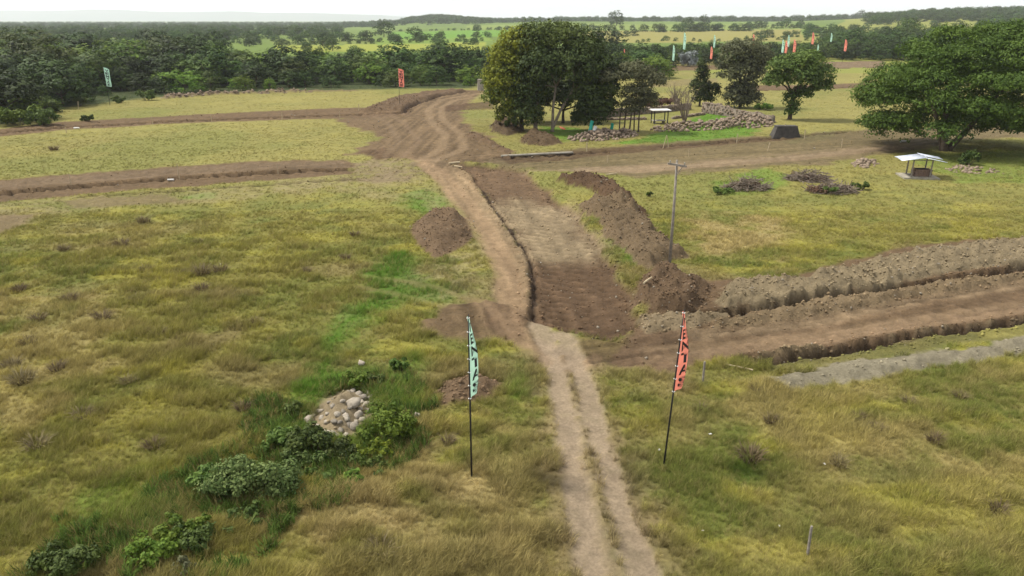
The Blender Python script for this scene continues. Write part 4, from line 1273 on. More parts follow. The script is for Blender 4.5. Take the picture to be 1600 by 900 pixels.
B(1512, 258, 1.0, 1.7, F_DARK, 'clipped dark bush under the huge spreading tree', 428, n=80, per=18, size=.14)
B(1075, 104, 3.4, 5.4, F_SILVER, 'silver grey leafed tree like shrub in the thicket', 429, n=150, per=16, size=.32)
B(1047, 106, 2.2, 1.9, F_GREY, 'pale grey bush left of the silver shrub', 430, n=70, per=16, size=.26)
B(1043, 168, 2.3, 1.7, F_RUST, 'rusty brown dry bush behind the stone wall', 431, n=100, per=18, size=.16)
B(1015, 168, 2.0, 1.5, F_RUST, 'dry reddish scrub left of the rusty bush behind the wall', 432, n=80, per=18, size=.16)
B(800, 206, 1.2, 1.6, F_DARK, 'dark sapling at the foot of the lime crowned tree', 433, n=60, per=18, size=.16)
B(1014, 308, .35, .5, F_MID, 'tiny plant in the grass right of the spoil bank', 434, n=22, per=16, size=.08)
B(1345, 296, .9, .8, F_MID, 'green bush at the right end of the big brush heap', 435, n=60, per=18, size=.12)
B(1295, 303, .9, .7, F_MID, 'green bush in front of the big brush heap', 436, n=60, per=18, size=.12)
B(1130, 302, 1.0, .6, F_MID, 'low green bush left of the smaller brush heap', 437, n=60, per=18, size=.11)

# brush heaps: cut branches thrown together
def brush_heap(px, py, w, h, label, seed, n=240):
    x, y = G(px, py)
    t = thing('brush_heap', label, 'brush heap', (x, y, gz(x, y)))
    rr = random.Random(seed)
    mb = MB()
    for k in range(n):
        a = rr.uniform(0, 6.28); d = math.sqrt(rr.random()) * w
        z = h * (1 - (d / w) ** 2) * rr.uniform(.2, 1)
        c = Vector((d * math.cos(a), d * .55 * math.sin(a), z))
        u = Vector((rr.gauss(0, 1), rr.gauss(0, .7), rr.gauss(0, .35))).normalized() * rr.uniform(.3, .95)
        mb.tube([c - u, c + Vector((0, 0, rr.uniform(-.1, .15))), c + u], [.035, .03, .012], 4, False)
    mb.build('branches', M_TWIG, t)
    lobes = [(rr.uniform(-.7, .7) * w, rr.uniform(-.3, .3) * w, h * .25, w * .3, w * .22, h * .32) for k in range(5)]
    link('leaf_litter', leaf_mesh('leaf_litter', lobe_clumps(lobes, 60, .35, seed, .6, .5), 14, .10, seed), F_RUST, t)
    return t
brush_heap(1167, 296, 2.1, 1.25, 'smaller heap of cut branches nearest the power pole', 501)
brush_heap(1262, 282, 2.3, 1.1, 'long brush heap of brown branches in the right field', 502)
brush_heap(1300, 300, 2.2, .9, 'low brush heap mixed with green in the right field', 503)

# bare dead shrub by the wall
def dead_shrub(px, py, h, label, seed, n=26):
    x, y = G(px, py)
    t = thing('dead_shrub', label, 'dead shrub', (x, y, gz(x, y)))
    rr = random.Random(seed); mb = MB()
    for k in range(n):
        a = rr.uniform(0, 6.28); s = rr.uniform(.1, .75)
        p1 = Vector((math.cos(a) * s * h * .3, math.sin(a) * s * h * .25, h * .45))
        p2 = Vector((math.cos(a + .3) * s * h * .75, math.sin(a + .3) * s * h * .6, h * rr.uniform(.7, 1.05)))
        mb.tube([(p1.x * .2, p1.y * .2, -.1), p1, p2], [.06, .045, .012], 5, False)
        for j in range(3):
            q = p1.lerp(p2, rr.uniform(.1, .8))
            mb.tube([q, q + Vector((rr.uniform(-1, 1), rr.uniform(-1, 1), rr.uniform(.1, 1))) * h * .22], [.025, .008], 4, False)
    mb.build('branches', M_TWIG, t)
dead_shrub(1070, 190, 5.4, 'bare grey dead shrub standing inside the stone enclosure', 511, 20)
dead_shrub(1055, 172, 4.4, 'bare twiggy shrub behind the stone wall', 512, 26)

# tussocks: dry clumps that stand out from the meadow
M_TUS = foliage('dry_tussock_blades', (0.105, 0.080, 0.042), (0.21, 0.168, 0.082), 0.25, 0.25)
def tussock_mesh(seed, n=150):
    r = np.random.default_rng(seed)
    V = []; F = []; T = []
    for i in range(n):
        a = r.uniform(0, 6.28); d = .30 * math.sqrt(r.uniform(0, 1)); l = r.uniform(.45, 1.0); L = r.uniform(.15, .75)
        bx, by = d * math.cos(a), d * math.sin(a)
        a2 = a + r.normal(0, .5)
        dx, dy = L * math.cos(a2), L * math.sin(a2)
        f = r.uniform(0, 3.14); wx, wy = .014 * math.cos(f), .014 * math.sin(f)
        b = len(V)
        V += [(bx - wx, by - wy, -.1), (bx + wx, by + wy, -.1), (bx + dx * .4 - wx, by + dy * .4 - wy, l * .6), (bx + dx * .4 + wx, by + dy * .4 + wy, l * .6), (bx + dx, by + dy, l * .8)]
        F += [(b, b + 1, b + 3), (b, b + 3, b + 2), (b + 2, b + 3, b + 4)]
        T += [r.uniform(0, 1)] * 5
    me = np_mesh('tussock', V, F); attr(me, 'tint', T); me.materials.append(M_TUS)
    return me
TUS = [tussock_mesh(600 + i) for i in range(4)]
spots = [(1172, 715, 1.0), (595, 868, .95), (1060, 608, .7), (1205, 660, .7), (1310, 725, .75), (1370, 672, .6), (1420, 630, .7), (100, 390, .9), (225, 348, 1.3), (190, 385, 1.1), (230, 425, .8),
         (315, 430, 1.3), (345, 425, 1.1), (215, 470, .8), (160, 500, 1.0), (110, 470, .9), (60, 500, 1.0), (130, 655, 1.0), (35, 600, 1.1), (20, 575, 1.0), (90, 580, .9), (400, 505, .7), (555, 370, .9),
         (540, 405, .9), (280, 430, .8), (315, 455, .9), (380, 640, .7), (60, 700, .9), (1460, 690, .7), (1560, 800, .7), (1180, 610, .6), (1340, 655, .6), (460, 600, .6), (165, 745, .6), (240, 700, .7), (30, 455, .9), (310, 380, .9),
         (85, 235, 1.4), (110, 290, 1.0), (700, 690, .6), (660, 760, .6), (1500, 620, .7), (1095, 640, .6), (45, 540, .9), (250, 525, .8), (480, 425, .7), (200, 600, .8)]
for i, (px, py, s) in enumerate(spots):
    x, y = G(px, py)
    o = link('dry_tussock', TUS[i % 4])
    o.location = (x, y, gz(x, y) - .02); o.rotation_euler = (0, 0, random.uniform(0, 6.28)); k = s * random.uniform(.7, .9)
    o.scale = (k * 1.15, k * 1.15, k * .8)
    wh = ('in the upper left field' if py < 300 else 'at the left frame edge' if px < 120 else 'beside the earth heap above the fresh grass' if px > 450 and px < 600 and py < 450 else 'in the middle of the left meadow' if px < 480 and py < 560
          else 'in the lower left meadow' if px < 640 else 'between the stones and the track' if px < 800 else 'near the coral flag' if px < 1120 else 'in the near right meadow')
    tag(o, ('large ' if s > .95 else 'small ') + 'brown dry grass tussock ' + wh, 'tussock', 'dry tussocks across the meadow')

# ------------------------------------------------------------------ river stones on the heap
ROCKS = []
for i in range(6):
    V, F = ico(2, 20 + i, 0.75, 0.34)
    me = np_mesh('boulder', V, F, True); me.materials.append(M_STONE); ROCKS.append(me)
stones = [(551, 634, .30, 0), (568, 622, .17, 1), (572, 634, .16, 2), (540, 650, .17, 3), (559, 649, .18, 4), (553, 668, .20, 5), (545, 661, .14, 0), (517, 674, .19, 1), (483, 658, .22, 2), (500, 643, .13, 3), (503, 654, .12, 4),
          (560, 616, .15, 5), (551, 613, .13, 0), (544, 614, .12, 1), (575, 615, .14, 2), (579, 622, .13, 3), (565, 629, .12, 4), (527, 645, .12, 5), (522, 655, .13, 0), (531, 662, .12, 1), (540, 677, .15, 2), (520, 686, .16, 3),
          (470, 672, .15, 4), (495, 667, .12, 5), (535, 630, .10, 0), (520, 640, .10, 1), (510, 660, .10, 2), (526, 668, .11, 3), (566, 656, .12, 4), (581, 631, .11, 5), (574, 643, .12, 0), (546, 640, .10, 1), (536, 640, .10, 2),
          (511, 648, .09, 3), (490, 650, .09, 4), (523, 628, .08, 5), (515, 632, .09, 0), (556, 659, .09, 1), (563, 640, .10, 2), (548, 625, .10, 3), (530, 655, .09, 4), (505, 675, .10, 5)]
for i, (px, py, s, k) in enumerate(stones):
    x, y = G(px, py)
    z = gz(x, y)
    # pixels aim at the heap's top face, so walk the point toward the viewer by the heap's own height
    x -= x / y * z * y / CAM_H; y -= z * y / CAM_H
    z = gz(x, y)
    o = link('boulder', ROCKS[k])
    o.location = (x, y, z + s * .22); o.rotation_euler = (random.uniform(-.3, .3), random.uniform(-.3, .3), random.uniform(0, 6.28))
    s *= 1.15; o.scale = (s * 1.15, s * .95, s * .85)
    if i == 0:
        tag(o, 'largest smooth round stone on the stone heap', 'stone', 'river stones on the earth heap')
    elif i == 8:
        tag(o, 'big pale stone at the left foot of the stone heap', 'stone', 'river stones on the earth heap')
    else:
        tag(o, ('fist sized' if s < .115 else 'football sized') + ' pale rounded stone ' + ('at the top of the stone heap' if py < 628 else 'on the right flank of the stone heap' if px > 540 and py < 665 else 'at the bottom of the stone heap' if py > 664 else 'on the left earthy flank of the stone heap'), 'stone', 'river stones on the earth heap')
for px, py, s in ((565, 570, .17), (652, 652, .14), (676, 552, .08)):
    x, y = G(px, py)
    o = link('boulder', ROCKS[3]); o.location = (x, y, gz(x, y) + s * .5); o.scale = (s, s, s * 1.1)
    tag(o, {565: 'grey stone in the grass above the stone heap', 652: 'dark stone at the right of the dense green bush', 676: 'small white stone in the grass behind the mint flag'}[px], 'stone')

def pebbles(name, pos, mat, label, cat, seed):
    """many stones joined: (x, y, z, radius)"""
    V = []; F = []
    forms = [ico(1, seed + i, .7, .4) for i in range(4)]
    r = np.random.default_rng(seed); nv = 0
    for (x, y, z, s) in pos:
        v, f = forms[r.integers(0, 4)]
        a = r.uniform(0, 6.28, 3)
        M = np.array((Matrix.Rotation(a[0], 3, 'X') @ Matrix.Rotation(a[2], 3, 'Z')))
        v = (v * s * r.uniform(.7, 1.3, 3)) @ M.T + np.array((x, y, z))
        V.append(v); F.append(f + nv); nv += len(v)
    return np_mesh(name, np.concatenate(V), np.concatenate(F))

def rubble(px_poly, n, smin, smax, peak, label, seed, name='rubble_heap'):
    poly = GP(px_poly); P = np.array(poly)
    lo, hi = P.min(0), P.max(0)
    r = np.random.default_rng(seed); pos = []
    x = r.uniform(lo[0], hi[0], n * 6); y = r.uniform(lo[1], hi[1], n * 6)
    sd = sd_poly(x, y, poly); k = np.where(sd < 0)[0][:n]
    cx, cy = P.mean(0)
    zz = ground(x[k], y[k])[0]
    for j, i in enumerate(k):
        hh = peak * min(1, -sd[i] / 1.3) * r.uniform(.1, 1)
        pos.append((x[i] - cx, y[i] - cy, zz[j] + hh, r.uniform(smin, smax)))
    o = link(name, pebbles('stones', pos, M_RUBBLE, label, 'rubble', seed), M_RUBBLE)
    o.location = (cx, cy, 0)
    return tag(o, label, 'rubble', None, 'stuff')
rubble([(884, 217), (930, 207), (985, 206), (1000, 213), (960, 219), (900, 222)], 330, .12, .34, .8, 'heap of broken stone in front of the many stemmed tree', 701)
rubble([(1010, 204), (1060, 197), (1140, 189), (1180, 180), (1212, 190), (1205, 198), (1140, 203), (1040, 207)], 520, .14, .36, .9, 'long tumbled bank of stone in front of the enclosure', 702)
rubble([(1332, 256), (1348, 247), (1370, 252), (1372, 258), (1350, 262), (1335, 260)], 70, .12, .30, .5, 'small pile of pale stones left of the roofed well', 703)
rubble([(1475, 264), (1500, 259), (1550, 265), (1572, 272), (1520, 272), (1480, 268)], 90, .1, .24, .1, 'scattered stones under the huge spreading tree', 704)
rubble([(250, 153.6), (330, 148), (480, 144), (485, 144.7), (330, 149), (260, 154.6)], 150, .12, .32, .5, 'line of broken stone at the far edge of the left field', 705)

# ------------------------------------------------------------------ stone enclosure walls
def stone_wall(pa, pb, h0, h1, th, label, seed, broken=0.25):
    a = Vector(G(*pa)); b = Vector(G(*pb)); L = (b - a).length
    d = (b - a) / L; nrm = Vector((-d.y, d.x))
    t = thing('stone_wall', label, 'stone wall', (a.x, a.y, 0), math.atan2(d.y, d.x)); t['kind'] = 'thing'
    rr = random.Random(seed)
    n = max(int(L / .9), 3)
    hs_ = [h0 + (h1 - h0) * i / n + rr.uniform(-broken, broken) for i in range(n + 1)]
    V = []; F = []
    for i in range(n + 1):
        x = L * i / n
        for yy_ in (-th / 2, th / 2):
            V += [(x, yy_, -.3), (x, yy_ + rr.uniform(-.03, .03), hs_[i])]
    for i in range(n):
        q = i * 4
        F += [(q, q + 4, q + 5, q + 1), (q + 2, q + 3, q + 7, q + 6), (q + 1, q + 5, q + 7, q + 3)]
    F += [(0, 1, 3, 2), (n * 4, n * 4 + 2, n * 4 + 3, n * 4 + 1)]
    link('core', np_mesh('core', V, F), M_WALL, t)
    pos = []
    for k in range(int(L * 16)):
        x = rr.uniform(0, L); hh = np.interp(x, [L * i / n for i in range(n + 1)], hs_)
        if rr.random() < .22:
            pos.append((x, rr.uniform(-th / 2, th / 2), hh, rr.uniform(.1, .2)))
        else:
            pos.append((x, (-th / 2 if rr.random() < .8 else th / 2), rr.uniform(0, hh), rr.uniform(.12, .24)))
    o = link('stones', pebbles('stones', pos, M_RUBBLE, '', '', seed), M_RUBBLE, t)
    o['kind'] = 'stuff'
    return t
stone_wall((893, 190), (985, 180), 1.0, 1.3, .5, 'low stone wall in the shade behind the grove', 801)
stone_wall((985, 180), (1078, 171), 1.0, 1.0, .5, 'back wall of the stone enclosure with pale top', 802, .08)
stone_wall((1098, 176), (1208, 192), 1.9, 1.0, .6, 'crumbling right hand wall of the stone enclosure', 803, .2)
stone_wall((930, 188), (1010, 187), .3, .3, .4, 'very low footing inside the enclosure left of the table roof', 804, .05)
stone_wall((1050, 186), (1100, 179), .3, .3, .4, 'very low footing inside the enclosure right of the table roof', 805, .05)
mb = MB(); mb.box((0, 0, 1.0), (1.3, 1.3, 2.6), None, .12); mb.box((0, 0, 2.32), (1.45, 1.45, .25), None, .08)
x, y = G(751, 141); o = mb.build('ruined_pillar', M_CONC); o.location = (x, y, 0); tag(o, 'pale ruined masonry pillar beside the grove at the wood edge', 'pillar', None, 'thing')
# dark concrete block with sloped sides
t = thing('concrete_block', 'dark concrete block with sloping sides by the far road', 'concrete block', (*G(1226, 213), 0))
mb = MB()
mb.add([(-1.9, -.9, -.2), (1.9, -.9, -.2), (1.9, .9, -.2), (-1.9, .9, -.2), (-1.35, -.6, 1.35), (1.4, -.6, 1.4), (1.4, .6, 1.4), (-1.35, .6, 1.35)],
       [(0, 1, 5, 4), (1, 2, 6, 5), (2, 3, 7, 6), (3, 0, 4, 7), (4, 5, 6, 7), (3, 2, 1, 0)])
mb.build('block', M_CONC_DARK, t)
mb = MB(); mb.box((0, 0, 1.43), (2.85, 1.3, .09), None, .03); mb.build('cap', M_CONC_DARK, t)

# ------------------------------------------------------------------ roofed well
x, y = G(1432, 276)
well = thing('roofed_well', 'small well under a rusty edged zinc sheet roof on a concrete slab', 'well', (x, y, gz(x, y)), R(-8))
well.scale = (.74, .76, .74)
mb = MB(); mb.box((0.1, 0, .06), (4.6, 3.4, .26)); mb.build('slab', M_CONC, well)
mb = MB()
for i in range(14):
    a = 2 * math.pi * i / 14
for row in range(4):
    for k in range(6):
        mb.box((-.9 + .36 * k + .5 + (row % 2) * .08, -.62, .31 + row * .235), (.33, .28, .215), None, .01)
        mb.box((-.9 + .36 * k + .5 + (row % 2) * .08, .62, .31 + row * .235), (.33, .28, .215), None, .01)
    for k in range(3):
        mb.box((-.54 + (row % 2) * .05, -.32 + .33 * k, .31 + row * .235), (.28, .31, .215), None, .01)
        mb.box((1.36 + (row % 2) * .05, -.32 + .33 * k, .31 + row * .235), (.28, .31, .215), None, .01)
ob = mb.build('brick_curb', M_BRICK, well)
mb = MB(); mb.box((.4, 0, 1.17), (1.2, .7, .06), None, .02); mb.build('hatch', M_POLE_BLACK, well)
for (px_, py_, r_h) in ((-1.15, -1.1, 2.45), (1.3, -1.0, 2.4), (-1.0, 1.1, 2.5), (1.35, 1.1, 2.4)):
    mb = MB(); mb.tube([(px_, py_, 0), (px_ + .05, py_, r_h)], [.11, .09], 7); mb.build('post', M_POST, well)
mb = MB()
mb.tube([(-1.3, -1.1, 2.46), (1.5, -1.0, 2.46)], .06, 6); mb.tube([(-1.3, 1.1, 2.46), (1.5, 1.1, 2.46)], .06, 6); mb.tube([(.1, -1.4, 2.86), (.1, 1.4, 2.86)], .06, 6)
mb.build('rafters', M_POST, well)
def sheet(x0, x1, y0, y1, z0, z1, n=22, tilt=0.0):
    """a corrugated sheet sloping from x0 (z0) to x1 (z1), ribs along x, with thickness"""
    V = []; F = []
    for layer in (0, -.012):
        for j in range(n + 1):
            y_ = y0 + (y1 - y0) * j / n
            c = .022 * math.sin(j * math.pi) + .022 * (1 if j % 2 else -1)
            V += [(x0, y_, z0 + c + layer + tilt * (y_ - y0)), (x1, y_, z1 + c + layer + tilt * (y_ - y0))]
    m_ = 2 * (n + 1)
    for j in range(n):
        q = 2 * j
        F += [(q, q + 2, q + 3, q + 1), (m_ + q, m_ + q + 1, m_ + q + 3, m_ + q + 2)]
    F += [(0, 1, m_ + 1, m_), (2 * n, m_ + 2 * n, m_ + 2 * n + 1, 2 * n + 1)]
    for j in range(n):
        q = 2 * j
        F += [(q, m_ + q, m_ + q + 2, q + 2), (q + 1, q + 3, m_ + q + 3, m_ + q + 1)]
    return np_mesh('roof_sheet', V, F)
for (x0, x1, y0, y1, z0, z1, tl) in ((-2.9, .3, -1.65, -.1, 2.46, 2.93, .06), (-2.75, .28, -.2, 1.65, 2.52, 2.98, -.04), (2.9, .1, -1.75, -.2, 2.36, 2.92, -.06), (2.95, .1, -.1, 1.6, 2.48, 2.97, .04)):
    link('roof_sheet', sheet(x0, x1, y0, y1, z0, z1, 14, tl), M_ZINC, well)

# little table-like shelter inside the enclosure
x, y = G(1030, 193)
sh = thing('shelter', 'white flat roofed little shelter on four dark posts inside the stone enclosure', 'shelter', (x, y, gz(x, y)), R(6))
mb = MB(); mb.box((0, 0, 2.05), (2.9, 2.2, .10)); mb.build('roof', M_WHITE, sh)
for sx in (-1.05, 1.05):
    for sy in (-.8, .8):
        mb = MB(); mb.box((sx, sy, 1.0), (.13, .13, 2.0)); mb.build('post', M_POLE_BLACK, sh)
mb = MB(); mb.box((-.1, 0, .45), (2.0, 1.3, .08)); mb.box((-.8, 0, .2), (.1, 1.0, .42)); mb.box((.6, 0, .2), (.1, 1.0, .42)); mb.build('bench', M_CONC, sh)

# ------------------------------------------------------------------ power pole
x, y = G(1045, 428)
pole = thing('power_pole', 'thin weathered wooden power pole with a short crossarm by the spoil bank', 'power pole', (x, y, gz(x, y)))
ph = top_z(1057, 250, y) - gz(x, y)
mb = MB(); mb.tube([(0, 0, -.5), (0.0, 0, ph * .5), (-.03, 0, ph)], [.10, .085, .065], 9); mb.build('shaft', M_POST, pole, True)
mb = MB(); mb.box((-.02, -.10, ph - .28), (1.15, .09, .11), Matrix.Rotation(R(9), 3, 'Y')); arm = mb.build('crossarm', M_POST, pole)
mb = MB(); mb.tube([(.32, -.1, ph - .36), (.03, -.1, ph - .8)], .025, 5); mb.build('brace', M_POST, pole)
for sx in (-.45, .42):
    mb = MB(); mb.tube([(sx, -.1, ph - .24 - sx * .15), (sx, -.1, ph - .17 - sx * .15), (sx, -.1, ph - .12 - sx * .15), (sx, -.1, ph - .06 - sx * .15)], [.02, .045, .05, .03], 8); mb.build('insulator', M_CONC, pole)

# ------------------------------------------------------------------ feather flags with stacked lettering
def glyph(ch):
    cu = bpy.data.curves.new('glyph', 'FONT'); cu.body = ch; cu.size = 1.0; cu.offset = 0.028; cu.fill_mode = 'FRONT'; cu.resolution_u = 3
    o = bpy.data.objects.new('glyph', cu); C.objects.link(o)
    dg = bpy.context.evaluated_depsgraph_get(); dg.update()
    me = bpy.data.meshes.new_from_object(o.evaluated_get(dg))
    bm = bmesh.new(); bm.from_mesh(me); bmesh.ops.triangulate(bm, faces=bm.faces)
    V = np.array([v.co[:] for v in bm.verts]); F = np.array([[v.index for v in f.verts] for f in bm.faces])
    bm.free(); bpy.data.objects.remove(o); bpy.data.curves.remove(cu); bpy.data.meshes.remove(me)
    lo, hi = V.min(0), V.max(0)
    V = (V - lo) / np.maximum(hi - lo, 1e-6)
    return V[:, :2], F
GLY = {c: glyph(c) for c in 'VENTAS'}
FL_W, FL_L, FL_Z0 = 0.92, 3.02, 3.05

def cloth_pt(u, v, wave, twist, taper=0.5):
    """u 0..1 from the pole outwards, v 0..1 upwards"""
    w = FL_W * np.minimum(1, np.sqrt(np.clip((1.04 - v) / taper, 0.0, 1))) * (0.90 + 0.10 * np.clip(v / .1, 0, 1))
    a = twist * (v - .35)
    s = u * w
    off = wave * np.sin(2.2 * u + 5.2 * v + .6) * u * .6 + wave * .6 * np.sin(7.5 * u - 3 * v)* u
    x = s * np.cos(a) - off * np.sin(a); y = s * np.sin(a) + off * np.cos(a)
    z = FL_Z0 + FL_L * v - .22 * u * (1 - v) * 0.5 - .14 * u * v
    return x, y, z

def flag_meshes(wave, twist, cloth, taper=0.5):
    nu, nv = 12, 30
    u, v = np.meshgrid(np.linspace(0.01, 1, nu), np.linspace(0, 1, nv))
    x, y, z = cloth_pt(u.ravel(), v.ravel(), wave, twist, taper)
    i = np.arange(nu * nv).reshape(nv, nu)
    F = np.stack([i[:-1, :-1].ravel(), i[:-1, 1:].ravel(), i[1:, 1:].ravel(), i[1:, :-1].ravel()], 1)
    cm = np_mesh('cloth', np.stack([x, y, z], 1), F, True); cm.materials.append(cloth)
    V = []; FF = []; nv_ = 0
    for side in (1, -1):
        for k, ch in enumerate('VENTAS'):
            g, f = GLY[ch]
            uu = (.38 if taper > .3 else .2) + (.58 if taper > .3 else .64) * (g[:, 0] if side == 1 else 1 - g[:, 0]); vv = .93 - .15 * (k + 1) + .125 * g[:, 1]
            x, y, z = cloth_pt(uu, vv, wave, twist, taper)
            x2, y2, z2 = cloth_pt(uu + .01, vv, wave, twist, taper)
            nx, ny = -(y2 - y), (x2 - x); L = np.hypot(nx, ny) + 1e-9
            V.append(np.stack([x - side * nx / L * .007, y - side * ny / L * .007, z], 1)); FF.append(f + nv_); nv_ += len(g)
    lm = np_mesh('lettering', np.concatenate(V), np.concatenate(FF)); lm.materials.append(M_INK)
    return cm, lm
mb = MB(); mb.tube([(0, 0, -.3), (0, 0, 3.0), (0, 0, 5.2), (.02, 0, 6.12)], [.034, .03, .024, .014], 8)
POLE_ME = mb.mesh('pole', True); POLE_ME.materials.append(M_POLE_BLACK)
TIES = []
for k in range(7):
    mb = MB(); zz = FL_Z0 + FL_L * (k + .06) / 6.2
    mb.tube([(-.05, -.02, zz), (.0, -.045, zz + .01), (.06, 0, zz), (.0, .045, zz - .01), (-.05, .02, zz)], .014, 5)
    me = mb.mesh('tie'); me.materials.append(M_TIE); TIES.append(me)
FLAGS = {}
def flag(x, y, face, colour, label, scale=1.0, wave=.10, twist=.25, lean=(0, 0), group='feather flags around the site', z=None, ties=True, taper=0.5):
    key = (colour, wave, twist, taper)
    if key not in FLAGS:
        FLAGS[key] = flag_meshes(wave, twist, M_TEAL if colour == 'mint' else M_CORAL, taper)
    cm, lm = FLAGS[key]
    t = thing('feather_flag', label, 'flag', (x, y, gz(x, y) if z is None else z), 0, group)
    t.rotation_euler = (Matrix.Rotation(lean[0], 3, 'Y') @ Matrix.Rotation(face, 3, 'Z')).to_euler()
    t.scale = (scale,) * 3
    link('pole', POLE_ME, None, t)
    c = link('cloth', cm, None, t)
    link('lettering', lm, None, c)
    if ties:
        for m_ in TIES:
            link('tie', m_, None, t)
    return t
x, y = G(737, 743)
flag(x, y, R(77), 'mint', 'mint green feather flag planted nearest on the left of the track', 1, .09, .3)
x, y = G(1037, 727)
flag(x, y, R(57), 'coral', 'coral feather flag leaning slightly on the right of the near track', 1, .10, .35, (R(2.4), 0))
x, y = G(172, 164)
flag(x, y, R(-6), 'mint', 'mint flag alone before the wood at the upper left', 1.12, .07, .1, taper=.1)
x, y = G(625, 167)
flag(x, y, R(4), 'coral', 'coral flag on the dirt beside the curving track', 1.05, .05, .05, taper=.1)
for (px, top, bot, Y, colr, ang, lab) in [
    (975, 76, 90, 235, 'coral', 70, 'faint coral flag just right of the grove'), (1052, 70, 91, 225, 'mint', 68, 'mint flag left of the silver shrub'),
    (1069, 50, 73, 300, 'mint', 66, 'mint flag above the silver shrub'), (1111, 72, 89, 235, 'coral', 62, 'coral flag right of the silver shrub'),
    (1116, 54, 71, 300, 'mint', 70, 'mint flag behind the coral one right of the silver shrub'), (1177, 53, 69, 290, 'coral', 68, 'coral flag above the shaggy grey green tree'),
    (1223, 61, 79, 265, 'mint', 66, 'mint flag at the left of the tight cluster of four'), (1228, 63, 80, 262, 'coral', 64, 'coral flag in the middle of the tight cluster of four'),
    (1232, 54, 70, 300, 'mint', 68, 'tallest mint flag in the tight cluster of four'), (1241, 61, 79, 268, 'coral', 62, 'coral flag at the right of the tight cluster of four'),
    (1270, 50, 66, 300, 'coral', 64, 'coral flag at the upper end of the pale path'), (1278, 69, 80, 262, 'mint', 70, 'low mint flag at the lower end of the pale path'),
    (1299, 51, 63, 320, 'mint', 68, 'mint flag between the pale path and the rightmost coral flag'), (1321, 61, 77, 270, 'coral', 62, 'rightmost distant coral flag before the dark trees')]:
    yd = FPX * math.cos(PITCH) - (top - 450) * math.sin(PITCH)
    x = (px - 800) * Y / yd
    zt = top_z(px, top, Y)
    sc = (bot - top) / 1150 * Y * 1.02 / FL_L
    flag(x, Y, R(-ang - 4), colr, lab, sc, .10, .35, z=zt - 6.12 * sc, ties=False)
# ground rises under those flags where their poles are short: a post foot is buried in the thicket

# fallen flags and scraps by the wall
def scrap(px, py, size, mat, label, rx, rz, name='banner_scrap'):
    x, y = G(px, py)
    me = np_mesh(name, [(-size[0] / 2 + .03 * math.sin(j), .04 * math.sin(2.1 * j + i), size[1] * j / 5 * (1 - .06 * i)) if i == 0 else (size[0] / 2 * (1 - .08 * j), .06 * math.cos(1.7 * j), size[1] * j / 5) for j in range(6) for i in (0, 1)],
                 [(2 * j, 2 * j + 1, 2 * j + 3, 2 * j + 2) for j in range(5)], True)
    o = link(name, me, mat); o.location = (x, y, gz(x, y) + .05); o.rotation_euler = (rx, R(20), rz)
    md = o.modifiers.new('cloth', 'SOLIDIFY'); md.thickness = .01
    return tag(o, label, 'banner')
M_TEAL_DEEP = cloth_mat('green_cloth', (0.06, 0.52, 0.40))
scrap(921, 209, (.6, 1.9), M_TEAL_DEEP, 'green and white banner propped on the stone heap under the grove', R(-20), R(10))
scrap(927, 209, (.6, 1.1), M_WHITE, 'white cloth hanging beside the propped green banner', R(-18), R(-10))
scrap(955, 203, (.5, .9), M_TEAL_DEEP, 'small green banner piece behind the stone heap', R(-15), R(5))
scrap(880, 202, (1.1, .35), M_CORAL, 'orange scrap lying in the shade below the grove', R(-60), R(10))

# ------------------------------------------------------------------ survey stakes, posts and small litter
def stake(px, py, top, label, r=.035, mat=M_STAKE, lean=0.0, group='survey stakes along the new roads', name='survey_stake', cat='stake'):
    x, y = G(px, py)
    z = gz(x, y)
    h = max(top_z(px, top, y) - z, .4)
    mb = MB(); mb.tube([(0, 0, -.25), (lean * h, 0, h * .94), (lean * h, 0, h)], [r, r, r * .7], 6)
    o = mb.build(name, mat); o.location = (x, y, z)
    return tag(o, label, cat, group)
stake(1098, 597, 565, 'short dark wooden post right of the coral flag', .05, M_POST, 0, None, 'wooden_post', 'post')
stake(1262, 866, 822, 'grey wooden post in the near grass at the lower right', .045, M_POST, -.02, None, 'wooden_post', 'post')
for px, py, top, lab in [(917, 236, 222, 'pale stake before the stone heap on the far road'), (949, 254, 242, 'pale stake at the near edge of the dark trench bed'), (1076, 245, 232, 'pale stake on the green tuft left of the power pole top'),
                         (1151, 222, 209, 'pale stake in the grass before the tumbled bank'), (1199, 236, 223, 'leaning stake on the far road'), (1224, 213, 193, 'pale stake in front of the dark concrete block'), (1257, 217, 202, 'stake right of the dark concrete block'),
                         (1315, 230, 217, 'thin stake on the far road toward the huge tree'), (280, 277, 256, 'stake on the left road near its middle'), (111, 288, 272, 'stake on the left road near its left end'), (435, 268, 256, 'stake on the left road near its right end'),
                         (239, 195, 182, 'stake on the upper left road near its middle'), (331, 192, 178, 'stake on the upper left road right of the middle one'), (441, 188, 175, 'stake on the upper left road toward the crossing'), (104, 208, 198, 'stake at the left end of the upper left road'),
                         (531, 186, 174, 'stake where the upper left road meets the dark fan of earth'), (561, 174, 162, 'stake at the tip of the dark fan of earth'), (122, 171, 158, 'leaning pale stick by the wood edge at the left'), (1358, 106, 97, 'pale stake on the far right strip of bare earth'), (1255, 152, 144, 'stake beside the far right brown strip'),
                         (1397, 182, 172, 'stake at the left skirt of the huge tree'), (580, 268, 258, 'stake just right of the end of the left road')]:
    stake(px, py, top, lab, .04 if py > 240 else .055, M_STAKE, .18 if 'leaning' in lab else random.uniform(-.04, .04))
